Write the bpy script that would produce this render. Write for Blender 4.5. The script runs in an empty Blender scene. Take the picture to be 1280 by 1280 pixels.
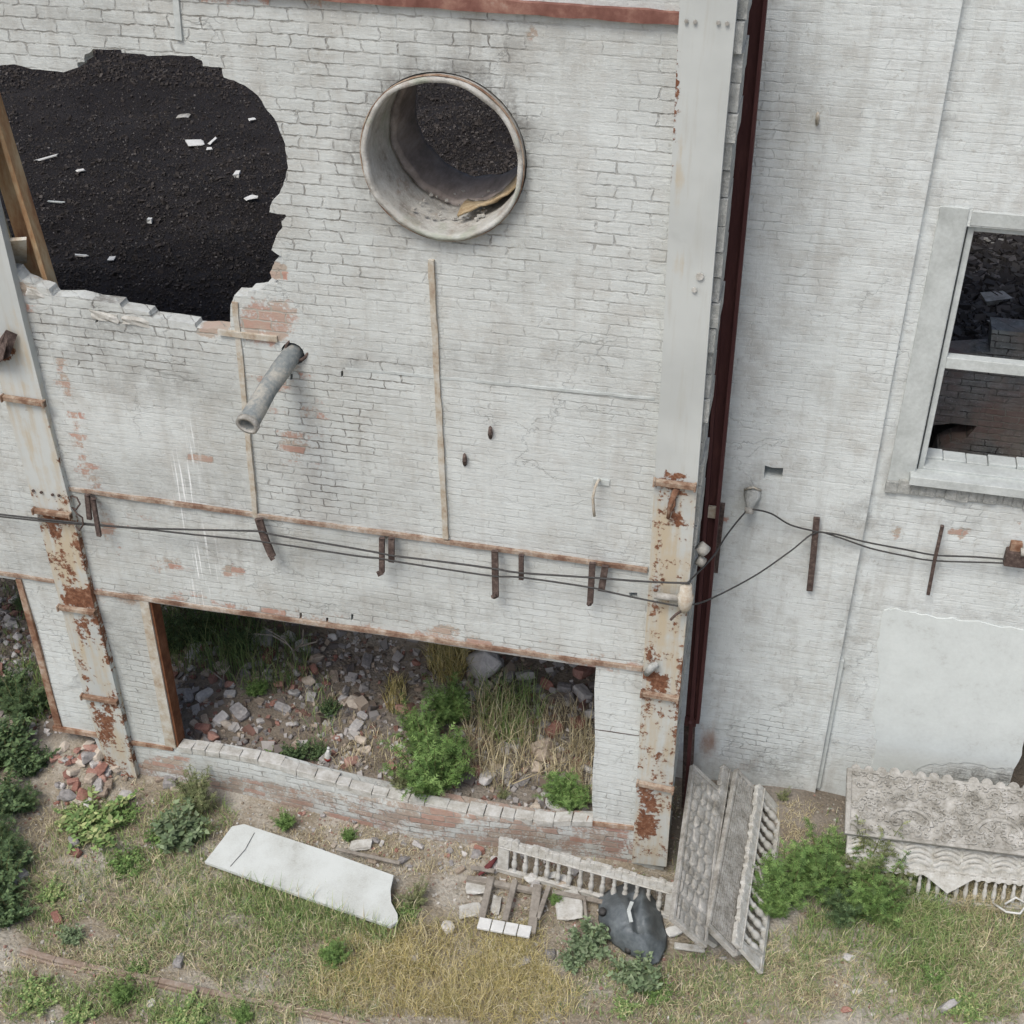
import bpy, bmesh, math, random
import numpy as np
from math import radians, sin, cos, pi
from mathutils import Vector, Matrix, noise as mn
from mathutils.geometry import delaunay_2d_cdt
random.seed(7); rng = np.random.default_rng(7)
S = bpy.context.scene
COL = S.collection

# ------------------------------------------------------------------ camera
TH, PS, FPX, H = radians(34.7), radians(13), 1650.0, 10.9
Fw = np.array([-sin(PS)*cos(TH), cos(PS)*cos(TH), -sin(TH)])
Rt = np.array([cos(PS), sin(PS), 0.0]); Up = np.cross(Rt, Fw)
CP = np.array([0.0, -9.3, H])
cam = bpy.data.cameras.new('camera'); co = bpy.data.objects.new('camera', cam); COL.objects.link(co)
cam.sensor_width = 36; cam.lens = 36*FPX/1280; cam.clip_end = 2000
M = Matrix.Identity(4)
for i in range(3):
    M[i][0] = Rt[i]; M[i][1] = Up[i]; M[i][2] = -Fw[i]; M[i][3] = CP[i]
co.matrix_world = M; S.camera = co

def ray(x, y): return Fw + (x-640)/FPX*Rt - (y-640)/FPX*Up
def P(x, y, Y=0.0):            # point of the photograph on the vertical plane Y
    d = ray(x, y); return Vector(CP + d*((Y-CP[1])/d[1]))
def G(x, y, Z=0.0):            # point of the photograph at height Z
    d = ray(x, y); return Vector(CP + d*((Z-CP[2])/d[2]))
def proj(V):                   # world (n,3) -> photograph pixels
    v = np.asarray(V)-CP; z = v@Fw
    return 640+FPX*(v@Rt)/z, 640-FPX*(v@Up)/z

# ------------------------------------------------------------------ objects
def tag(o, label=None, cat=None, group=None, kind=None):
    if label: o['label'] = label
    if cat: o['category'] = cat
    if group: o['group'] = group
    if kind: o['kind'] = kind
    return o
def empty(name, loc, label=None, cat=None, group=None):
    o = bpy.data.objects.new(name, None); COL.objects.link(o); o.location = loc
    o.empty_display_size = .1
    return tag(o, label, cat, group)
def link(name, me, mat=None, parent=None):
    o = bpy.data.objects.new(name, me); COL.objects.link(o)
    if mat and not me.materials: me.materials.append(mat)
    if parent:
        o.parent = parent
        o.matrix_parent_inverse = Matrix.Translation(-parent.location) if parent.rotation_euler.x == 0 and not parent.get('_m') else parent.matrix_world.inverted()
    return o
def kid(name, me, mat, parent):        # child given in the parent's own local space
    o = bpy.data.objects.new(name, me); COL.objects.link(o)
    if mat and not me.materials: me.materials.append(mat)
    o.parent = parent; return o
def mesh(name, vs, fs, smooth=False, attrs=None):
    me = bpy.data.meshes.new(name); me.from_pydata([tuple(v) for v in vs], [], fs); me.update()
    if smooth: me.polygons.foreach_set('use_smooth', [True]*len(me.polygons))
    if attrs:
        for k, a in attrs.items():
            at = me.attributes.new(k, 'FLOAT_COLOR', 'POINT')
            c = np.ones((len(me.vertices), 4), np.float32); c[:, :3] = a
            at.data.foreach_set('color', c.ravel())
    return me
class MB:
    def __init__(s): s.v = []; s.f = []
    def add(s, vs, fs):
        n = len(s.v); s.v += [tuple(v) for v in vs]; s.f += [tuple(i+n for i in f) for f in fs]
    def hexa(s, b, t):     # bottom quad, top quad
        s.add(list(b)+list(t), [(3,2,1,0),(4,5,6,7),(0,1,5,4),(1,2,6,5),(2,3,7,6),(3,0,4,7)])
    def box(s, c, sz, rot=None):
        hx, hy, hz = sz[0]/2, sz[1]/2, sz[2]/2
        q = [(-hx,-hy),(hx,-hy),(hx,hy),(-hx,hy)]
        R = rot if rot is not None else Matrix.Identity(3)
        c = Vector(c)
        s.hexa([c+R@Vector((x,y,-hz)) for x,y in q], [c+R@Vector((x,y,hz)) for x,y in q])
    def tube(s, pts, r, n=8, caps=True):
        pts = [Vector(p) for p in pts]; rr = r if isinstance(r, (list, tuple)) else [r]*len(pts)
        base = len(s.v); a = None
        for i, p in enumerate(pts):
            t = (pts[min(i+1, len(pts)-1)]-pts[max(i-1, 0)]).normalized()
            if a is None: a = t.orthogonal().normalized()
            a = (a-t*a.dot(t)).normalized(); b = t.cross(a)
            for k in range(n):
                an = 2*pi*k/n; s.v.append(tuple(p+(a*cos(an)+b*sin(an))*rr[i]))
        for i in range(len(pts)-1):
            for k in range(n):
                k2 = (k+1) % n
                s.f.append((base+i*n+k, base+i*n+k2, base+(i+1)*n+k2, base+(i+1)*n+k))
        if caps:
            s.f.append(tuple(base+k for k in range(n))[::-1]); s.f.append(tuple(base+(len(pts)-1)*n+k for k in range(n)))
    def bar(s, a, b, w, d, up=(0,-1,0)):   # flat bar a->b, width w, depth d along up
        a = Vector(a); b = Vector(b); t = (b-a).normalized(); u = Vector(up); u = (u-t*u.dot(t)).normalized(); x = t.cross(u)
        q = [(-w/2,0),(w/2,0),(w/2,d),(-w/2,d)]
        s.hexa([a+x*i+u*j for i,j in q], [b+x*i+u*j for i,j in q])
    def mesh(s, name, smooth=False): return mesh(name, s.v, s.f, smooth)
def bevel(o, w=.006, seg=1):
    m = o.modifiers.new('bevel', 'BEVEL'); m.width = w; m.segments = seg; m.limit_method = 'ANGLE'; return o

# ------------------------------------------------------------------ node helper
class T:
    def __init__(s, name):
        s.m = bpy.data.materials.new(name); s.m.use_nodes = True; s.t = s.m.node_tree; s.t.nodes.clear()
        s.out = s.n('ShaderNodeOutputMaterial'); s.b = s.n('ShaderNodeBsdfPrincipled')
        s.l(s.b.outputs[0], s.out.inputs[0]); s.b.inputs['Roughness'].default_value = .85
        s.b.inputs['Specular IOR Level'].default_value = .25
    def n(s, t): return s.t.nodes.new(t)
    def l(s, a, b): s.t.links.new(a, b)
    def i(s, sock, v):
        if v is None: return
        if isinstance(v, (int, float)):
            sock.default_value = v if sock.type == 'VALUE' else ((v,)*3 if sock.type == 'VECTOR' else (v, v, v, 1))
        elif isinstance(v, (tuple, list)): sock.default_value = (*v, 1) if sock.type == 'RGBA' else v
        else: s.l(v, sock)
    def pos(s): return s.n('ShaderNodeNewGeometry').outputs['Position']
    def obj(s): return s.n('ShaderNodeTexCoord').outputs['Object']
    def rnd(s): return s.n('ShaderNodeObjectInfo').outputs['Random']
    def attr(s, name):
        a = s.n('ShaderNodeAttribute'); a.attribute_name = name; return a.outputs['Color']
    def sep(s, v):
        q = s.n('ShaderNodeSeparateXYZ'); s.i(q.inputs[0], v); return q.outputs
    def comb(s, x, y, z):
        q = s.n('ShaderNodeCombineXYZ')
        for k, v in enumerate((x, y, z)): s.i(q.inputs[k], v)
        return q.outputs[0]
    def scl(s, v, sc):
        q = s.n('ShaderNodeVectorMath'); q.operation = 'MULTIPLY'; s.i(q.inputs[0], v); q.inputs[1].default_value = sc; return q.outputs[0]
    def noise(s, v, scale, det=4, rough=.55, dist=0):
        q = s.n('ShaderNodeTexNoise'); s.i(q.inputs['Vector'], v); q.inputs['Scale'].default_value = scale
        q.inputs['Detail'].default_value = det; q.inputs['Roughness'].default_value = rough; q.inputs['Distortion'].default_value = dist
        return q.outputs['Fac']
    def vor(s, v, scale, feat='DISTANCE_TO_EDGE'):
        q = s.n('ShaderNodeTexVoronoi'); q.feature = feat; s.i(q.inputs['Vector'], v); q.inputs['Scale'].default_value = scale
        return q.outputs['Distance'] if feat != 'COL' else q.outputs['Color']
    def m_(s, op, a, b=None, c=None):
        q = s.n('ShaderNodeMath'); q.operation = op; s.i(q.inputs[0], a); s.i(q.inputs[1], b)
        if c is not None: s.i(q.inputs[2], c)
        return q.outputs[0]
    def ss(s, v, lo, hi, a=0., b=1.):
        q = s.n('ShaderNodeMapRange'); q.interpolation_type = 'SMOOTHSTEP'; s.i(q.inputs[0], v)
        for k, x in zip((1, 2, 3, 4), (lo, hi, a, b)): s.i(q.inputs[k], x)
        return q.outputs[0]
    def mix(s, f, a, b, mode='MIX'):
        q = s.n('ShaderNodeMix'); q.data_type = 'RGBA'; q.blend_type = mode
        s.i(q.inputs['Factor'], f); s.i(q.inputs[6], a); s.i(q.inputs[7], b); return q.outputs[2]
    def ramp(s, f, pts):
        q = s.n('ShaderNodeValToRGB'); s.i(q.inputs[0], f); e = q.color_ramp.elements
        while len(e) < len(pts): e.new(.5)
        for k, (p, c) in enumerate(pts): e[k].position = p; e[k].color = (*c, 1)
        return q.outputs[0]
    def fin(s, colr, height=None, st=.5, dist=.01, rough=None):
        s.i(s.b.inputs['Base Color'], colr)
        if rough is not None: s.i(s.b.inputs['Roughness'], rough)
        if height is not None:
            q = s.n('ShaderNodeBump'); q.inputs['Strength'].default_value = st; q.inputs['Distance'].default_value = dist
            s.i(q.inputs['Height'], height); s.l(q.outputs[0], s.b.inputs['Normal'])
        return s.m

def brick_mat(name, w1=(.605,.635,.615), w2=(.49,.515,.495), joint=(.24,.235,.215), full=False):
    t = T(name); p = t.pos(); x, y, z = t.sep(p)
    nw = t.noise(p, 7, 2); nw2 = t.noise(p, 5.3, 3)
    xx = t.m_('ADD', t.m_('ADD', x, y), t.m_('MULTIPLY', t.m_('SUBTRACT', nw, .5), .11))
    zz = t.m_('ADD', z, t.m_('MULTIPLY', t.m_('SUBTRACT', t.noise(p, 13, 3), .5), .034))
    v = t.comb(xx, zz, 0.)
    def br(rw, bw, mo):
        q = t.n('ShaderNodeTexBrick'); t.l(v, q.inputs['Vector']); q.inputs['Scale'].default_value = 1
        q.inputs['Mortar Size'].default_value = mo; q.inputs['Mortar Smooth'].default_value = .6
        q.inputs['Brick Width'].default_value = bw; q.inputs['Row Height'].default_value = rw
        q.inputs['Color1'].default_value = (0,0,0,1); q.inputs['Color2'].default_value = (1,1,1,1); q.inputs['Mortar'].default_value = (.5,.5,.5,1)
        return q.outputs['Fac'], q.outputs['Color']
    f1, c1 = br(.077, .26, .0075); f2, c2 = br(.094, .272, .009)
    if full:
        fac, bc = f1, c1; J = 1.0; m1r, m1g, m1b, wh, drip = .0, .0, .0, .5, 0.
    else:
        a1 = t.sep(t.attr('m1')); a2 = t.sep(t.attr('m2')); a3 = t.sep(t.attr('m3'))
        m1r, m1g, m1b = a1; J, thick, wh = a2; drip = a3[0]
        fac = t.sep(t.mix(t.m_('GREATER_THAN', thick, .5), f1, f2))[0]
        bc = t.mix(t.m_('GREATER_THAN', thick, .5), c1, c2)
    bv = t.sep(bc)[0]
    nl = t.noise(p, .9, 5, .6); nm = t.noise(p, 5, 5, .65); nf = t.noise(p, 38, 4, .7); nff = t.noise(p, 120, 2)
    streak = t.noise(t.scl(p, (9, 9, .7)), 1, 4, .6)
    base = t.mix(t.ss(nl, .3, .72), w1, w2)
    base = t.mix(t.m_('MULTIPLY', t.ss(nm, .45, .75), .5), base, (.40,.405,.38))
    base = t.mix(t.m_('MULTIPLY', t.ss(streak, .48, .75), .45), base, (.39,.385,.35))
    base = t.mix(t.m_('MULTIPLY', t.m_('ABSOLUTE', t.m_('SUBTRACT', bv, .5)), .32), base, (.36,.36,.34))
    smear = t.noise(t.scl(p, (3.5, 3.5, 34)), 1, 5, .7)
    base = t.mix(t.m_('MULTIPLY', t.ss(smear, .48, .72), .34), base, (.68,.725,.715))
    base = t.mix(t.m_('MULTIPLY', t.ss(smear, .47, .28), .42), base, (.38,.385,.36))
    base = t.mix(t.m_('MULTIPLY', t.ss(t.noise(p, 2.1, 6, .7), .47, .66), .42), base, (.40,.385,.345))
    # flakes of newer and older paint
    base = t.mix(t.m_('MULTIPLY', t.ss(nf, .56, .7), .55), base, (.68,.71,.70))
    base = t.mix(t.m_('MULTIPLY', t.ss(t.noise(p, 17, 5, .75), .58, .68), .5), base, (.30,.285,.245))
    if not full:
        base = t.mix(t.m_('MULTIPLY', wh, t.ss(nm, .2, .7, 1., .6)), base, (.70,.745,.74))
    # joints: filled with paint here, open there
    jn = t.ss(t.noise(p, 3.2, 4, .6), .25, .7)
    js = t.m_('MULTIPLY', J, t.m_('ADD', t.m_('MULTIPLY', jn, 1.05), .06)) if not full else .8
    js = t.m_('MULTIPLY', js, t.ss(t.noise(p, 15, 3, .6), .33, .58, .25, 1.))
    jf = t.m_('MULTIPLY', fac, js)
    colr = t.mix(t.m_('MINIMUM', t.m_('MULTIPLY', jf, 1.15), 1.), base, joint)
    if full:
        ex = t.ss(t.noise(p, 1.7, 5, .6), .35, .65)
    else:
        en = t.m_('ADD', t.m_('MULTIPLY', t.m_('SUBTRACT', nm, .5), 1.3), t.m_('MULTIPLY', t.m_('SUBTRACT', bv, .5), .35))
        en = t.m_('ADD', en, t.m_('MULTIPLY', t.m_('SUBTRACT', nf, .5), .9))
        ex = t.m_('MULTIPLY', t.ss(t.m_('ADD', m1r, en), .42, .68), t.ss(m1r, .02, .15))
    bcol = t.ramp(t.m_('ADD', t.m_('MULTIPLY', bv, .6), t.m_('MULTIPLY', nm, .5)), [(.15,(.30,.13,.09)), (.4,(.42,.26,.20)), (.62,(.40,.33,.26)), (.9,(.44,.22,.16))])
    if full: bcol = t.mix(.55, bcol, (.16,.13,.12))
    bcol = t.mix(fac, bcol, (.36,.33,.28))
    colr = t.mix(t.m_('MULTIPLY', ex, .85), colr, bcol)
    if not full:
        rust = t.ss(t.m_('ADD', m1g, t.m_('MULTIPLY', t.m_('SUBTRACT', t.noise(t.scl(p, (6,6,2.2)), 1, 6, .7), .5), 1.2)), .35, .85)
        rust = t.m_('MULTIPLY', rust, t.ss(m1g, .02, .2))
        colr = t.mix(t.m_('MULTIPLY', rust, .75), colr, t.ramp(nm, [(.3,(.20,.075,.03)), (.7,(.36,.20,.10))]))
        soot_shade = t.m_('MULTIPLY', m1b, t.ss(t.m_('ADD', t.m_('MULTIPLY', nm, .6), t.m_('MULTIPLY', nf, .4)), .36, .62))  # soot channel, which also carries the painted shadow line of the pilaster
        colr = t.mix(t.m_('MULTIPLY', soot_shade, .8), colr, (.13,.125,.115))
        dr = t.m_('MULTIPLY', drip, t.ss(t.noise(t.scl(p, (55,1,1.3)), 1, 2), .56, .62))
        colr = t.mix(dr, colr, (.75,.77,.76))
    # hairline cracks
    cv = t.n('ShaderNodeVectorMath'); cv.operation = 'ADD'; t.l(p, cv.inputs[0])
    t.l(t.comb(t.m_('MULTIPLY', nm, .5), 0., t.m_('MULTIPLY', nw2, .35)), cv.inputs[1])
    ck = t.m_('MULTIPLY', t.ss(t.vor(t.scl(cv.outputs[0], (1,1,1.8)), 1.1), .0, .009, 1., 0.), t.ss(t.noise(p, .8, 3), .5, .6))
    colr = t.mix(t.m_('MULTIPLY', ck, .3), colr, (.13,.13,.12))
    hgt = t.m_('ADD', t.m_('MULTIPLY', jf, -1.0), t.m_('MULTIPLY', nm, .35))
    hgt = t.m_('ADD', hgt, t.m_('MULTIPLY', nf, .45)); hgt = t.m_('ADD', hgt, t.m_('MULTIPLY', smear, .5)); hgt = t.m_('ADD', hgt, t.m_('MULTIPLY', nff, .12))
    hgt = t.m_('ADD', hgt, t.m_('MULTIPLY', t.m_('MULTIPLY', bv, .30), J)); hgt = t.m_('SUBTRACT', hgt, t.m_('MULTIPLY', ck, .3))
    hgt = t.m_('SUBTRACT', hgt, t.m_('MULTIPLY', ex, .25))
    return t.fin(colr, hgt, .75, .014, .9)

def simple(name, pts, scale=6, det=6, bump=.3, dist=.01, rough=.85, bs=None, objc=False, rand=0., spec=.25, stretch=None):
    t = T(name); p = t.obj() if objc else t.pos()
    if stretch: p = t.scl(p, stretch)
    n = t.noise(p, scale, det, .65); n2 = t.noise(p, bs or scale*5, 4, .7)
    f = t.m_('ADD', t.m_('MULTIPLY', n, .7), t.m_('MULTIPLY', n2, .3))
    if rand: f = t.m_('ADD', f, t.m_('MULTIPLY', t.m_('SUBTRACT', t.rnd(), .5), rand))
    c = t.ramp(f, pts); t.b.inputs['Specular IOR Level'].default_value = spec
    return t.fin(c, f, bump, dist, rough)

def steel_mat(name, clean=(.52,.545,.525), tint=(.45,.37,.24)):
    t = T(name); p = t.pos(); a = t.sep(t.attr('m1'))
    nm = t.noise(p, 6, 6, .65); nf = t.noise(p, 30, 4, .7); st = t.noise(t.scl(p, (14,14,1.2)), 1, 5, .6)
    c = t.mix(t.ss(t.noise(p, 1.3, 4), .35, .7), clean, tuple(k*.86 for k in clean))
    c = t.mix(t.m_('MULTIPLY', t.ss(st, .5, .75), .3), c, (.36,.33,.26))
    c = t.mix(t.m_('MULTIPLY', t.ss(t.m_('ADD', a[0], t.m_('MULTIPLY', t.m_('SUBTRACT', t.m_('ADD', t.m_('MULTIPLY', st, .6), t.m_('MULTIPLY', nm, .4)), .5), 2.6)), .2, .9), t.ss(a[0], .02, .3)), c, t.mix(nm, tint, (.50,.45,.36)))
    ru = t.m_('ADD', a[1], t.m_('MULTIPLY', t.m_('SUBTRACT', t.m_('ADD', t.m_('MULTIPLY', nm, .6), t.m_('MULTIPLY', nf, .4)), .5), 2.6))
    ru = t.m_('MULTIPLY', t.ss(ru, .42, .58), t.ss(a[1], .05, .25))
    rc = t.ramp(t.noise(p, 22, 5, .7), [(.25,(.06,.028,.02)), (.5,(.18,.08,.045)), (.75,(.34,.20,.13))])
    c = t.mix(ru, c, rc)
    c = t.mix(t.m_('MULTIPLY', a[2], t.ss(nm, .3, .7)), c, (.10,.09,.08))
    h = t.m_('ADD', t.m_('MULTIPLY', ru, .5), t.m_('MULTIPLY', nf, .25))
    return t.fin(c, h, .45, .006, t.ss(ru, 0., 1., .55, .92))

def leaf_mat(name, rough=.6):
    t = T(name); a = t.attr('m1')
    t.i(t.b.inputs['Base Color'], a); t.b.inputs['Roughness'].default_value = rough
    tr = t.n('ShaderNodeBsdfTranslucent'); t.l(a, tr.inputs[0]); mx = t.n('ShaderNodeMixShader'); mx.inputs[0].default_value = .28
    t.l(t.b.outputs[0], mx.inputs[1]); t.l(tr.outputs[0], mx.inputs[2]); t.l(mx.outputs[0], t.out.inputs[0]); return t.m

def ground_mat():
    t = T('soil'); p = t.pos(); x, y, z = t.sep(p)
    a = t.noise(p, .9, 6, .65); b = t.noise(p, 6, 6, .7); c = t.noise(p, 40, 5, .75); vo = t.vor(p, 26, 'F1')
    col = t.ramp(a, [(.3,(.17,.14,.095)), (.46,(.28,.24,.18)), (.58,(.43,.40,.345)), (.8,(.34,.295,.225))])
    col = t.mix(t.m_('MULTIPLY', t.ss(b, .48, .72), .5), col, (.17,.15,.10))
    col = t.mix(t.m_('MULTIPLY', t.ss(c, .52, .72), .7), col, (.50,.48,.43))
    col = t.mix(t.m_('MULTIPLY', t.ss(c, .48, .3), .6), col, (.10,.085,.06))
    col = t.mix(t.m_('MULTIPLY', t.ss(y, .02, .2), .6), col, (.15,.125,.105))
    h = t.m_('ADD', t.m_('MULTIPLY', b, .5), t.m_('MULTIPLY', c, .6)); h = t.m_('SUBTRACT', h, t.m_('MULTIPLY', vo, .5))
    return t.fin(col, h, .9, .03, .95)

def slag_mat():
    t = T('black_slag'); p = t.pos()
    b = t.noise(p, 2.2, 5, .6); c = t.noise(p, 30, 5, .8, .3); v = t.vor(t.scl(p, (1,1,1)), 22, 'F1')
    col = t.ramp(c, [(.35,(.010,.0085,.0085)), (.55,(.024,.020,.020)), (.68,(.045,.04,.04)), (.8,(.14,.13,.125))])
    col = t.mix(t.ss(b, .35, .7), col, (.019,.0155,.0155), 'MIX'); col = t.mix(t.m_('MULTIPLY', t.ss(t.noise(p, .7, 4), .45, .7), .5), col, (.045,.039,.038))
    h = t.m_('ADD', c, t.m_('MULTIPLY', v, .6))
    return t.fin(col, h, 1., .06, .8)

WALL = brick_mat('painted_brick')
WALL2 = brick_mat('painted_brick_pale', (.70,.74,.73), (.63,.67,.655), (.36,.375,.365))
DARKB = brick_mat('shade_dark_brick', (.20,.22,.22), (.11,.105,.10), (.035,.03,.028), full=True)  # dimness of the interior put into the brick colour
STEEL = steel_mat('painted_steel')
RUST = simple('rusty_steel', [(.3,(.09,.042,.027)), (.44,(.20,.105,.065)), (.54,(.35,.25,.18)), (.66,(.50,.45,.40))], 3.5, 6, .5, .006, .9)
RUSTD = simple('deep_rust', [(.3,(.07,.025,.015)), (.5,(.17,.07,.035)), (.7,(.28,.14,.08))], 6, 7, .6, .008, .95)
RUSTB = simple('flaking_beam_paint', [(.3,(.08,.042,.03)), (.44,(.19,.115,.08)), (.54,(.34,.265,.205)), (.66,(.50,.48,.44))], 4, 6, .4, .005, .9, bs=30)
RUSTO = simple('orange_brown_steel', [(.3,(.24,.10,.06)), (.45,(.46,.27,.14)), (.6,(.62,.48,.29)), (.8,(.64,.55,.40))], 3, 6, .4, .005, .8, stretch=(2,2,.6))
RUSTP = simple('pale_rusty_steel', [(.3,(.26,.17,.12)), (.46,(.42,.37,.29)), (.6,(.52,.51,.46)), (.8,(.56,.56,.52))], 7, 6, .4, .005, .9)
IRON = simple('dark_rusty_iron', [(.3,(.035,.026,.024)), (.5,(.09,.065,.056)), (.75,(.24,.19,.165))], 25, 5, .6, .006, .9)
REDST = simple('dark_red_steel', [(.3,(.055,.020,.020)), (.55,(.085,.034,.032)), (.75,(.14,.06,.05))], 4, 6, .3, .006, .7, stretch=(3,3,.5))
PLAST = simple('grey_plaster', [(.3,(.34,.36,.345)), (.47,(.46,.49,.475)), (.6,(.55,.585,.57)), (.75,(.60,.63,.615))], 3, 8, .5, .012, .9, bs=28)
ROUGHC = simple('rough_concrete', [(.3,(.22,.23,.22)), (.5,(.38,.39,.37)), (.65,(.52,.53,.51)), (.8,(.66,.67,.65))], 12, 8, 1., .03, .95)
SLAG = slag_mat()
SOIL = ground_mat()
CONC = simple('weathered_concrete', [(.3,(.13,.12,.10)), (.46,(.29,.28,.25)), (.62,(.45,.44,.41)), (.8,(.60,.60,.57))], 7, 8, .7, .01, .9, bs=45)
CONCP = simple('pale_concrete', [(.3,(.27,.25,.21)), (.46,(.43,.42,.38)), (.6,(.54,.54,.51)), (.75,(.60,.61,.585))], 11, 7, .5, .008, .9)
STONE = simple('grey_stone', [(.2,(.20,.19,.185)), (.45,(.36,.345,.335)), (.65,(.50,.485,.465)), (.9,(.64,.62,.59))], 5, 6, .7, .02, .9, objc=True, rand=.55)
STONET = simple('tan_stone', [(.2,(.24,.19,.15)), (.5,(.43,.365,.295)), (.8,(.58,.52,.44))], 5, 6, .7, .02, .9, objc=True, rand=.5)
STONER = simple('broken_red_brick', [(.2,(.16,.08,.065)), (.5,(.31,.16,.125)), (.8,(.46,.31,.26))], 6, 6, .7, .02, .95, objc=True, rand=.4)
WHITEP = simple('white_painted_board', [(.28,(.33,.33,.29)), (.42,(.50,.52,.49)), (.55,(.58,.61,.585)), (.8,(.63,.66,.635))], 2.5, 8, .35, .01, .75, bs=60)
WOOD = simple('grey_weathered_wood', [(.3,(.13,.11,.09)), (.5,(.26,.235,.20)), (.75,(.40,.37,.32))], 7, 6, .6, .01, .9, stretch=(1,1,1))
RUBBER = simple('black_rubber_sheet', [(.3,(.05,.06,.066)), (.48,(.105,.122,.13)), (.62,(.165,.185,.193)), (.78,(.27,.285,.29))], 3.5, 7, .4, .012, .5, bs=26, spec=.4)
LEAF = leaf_mat('leaf'); BLADE = leaf_mat('grass_blade', .7)
STEM = simple('plant_stem', [(.3,(.07,.09,.03)), (.7,(.16,.15,.07))], 20)
CABLE = simple('black_cable', [(.3,(.03,.03,.03)), (.7,(.08,.078,.075))], 30, rough=.6)
PIPEIN = None

def pipe_mat():
    t = T('lime_crusted_concrete'); p = t.pos(); x, y, z = t.sep(p)
    nm = t.noise(p, 5, 6, .7); nf = t.noise(p, 28, 5, .7)
    c = t.ramp(nm, [(.3,(.24,.22,.19)), (.48,(.42,.41,.375)), (.7,(.56,.565,.535))])
    c = t.mix(t.m_('MULTIPLY', t.ss(t.noise(p, 7, 6, .75), .54, .66), .55), c, (.25,.17,.12))
    c = t.mix(t.m_('MULTIPLY', t.ss(nf, .5, .7), .5), c, (.60,.61,.58))
    c = t.mix(t.m_('MULTIPLY', t.ss(t.noise(p, 3, 4), .55, .7), .6), c, (.30,.34,.26))
    return t.fin(c, t.m_('ADD', nm, nf), .6, .02, .9)
PIPE = pipe_mat()
PIPED = simple('sooty_pipe_lining', [(.3,(.13,.11,.095)), (.5,(.26,.225,.205)), (.75,(.42,.38,.35))], 6, 6, .6, .015, .9, stretch=(1,.3,1))

# ------------------------------------------------------------------ masks in facade space
def ell(x, y, cx, cy, rx, ry, s=.5):
    d = np.sqrt(((x-cx)/rx)**2+((y-cy)/ry)**2); return np.clip((1.15-d)/s, 0, 1)
def seg(x, y, a, b, w, s=1.):
    ax, ay = a; bx, by = b; L = (bx-ax)**2+(by-ay)**2
    t = np.clip(((x-ax)*(bx-ax)+(y-ay)*(by-ay))/L, 0, 1)
    d = np.hypot(x-ax-t*(bx-ax), y-ay-t*(by-ay)); return np.clip(1-d/w, 0, 1)**s
def mx(*a):
    r = a[0]
    for b in a[1:]: r = np.maximum(r, b)
    return r

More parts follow.
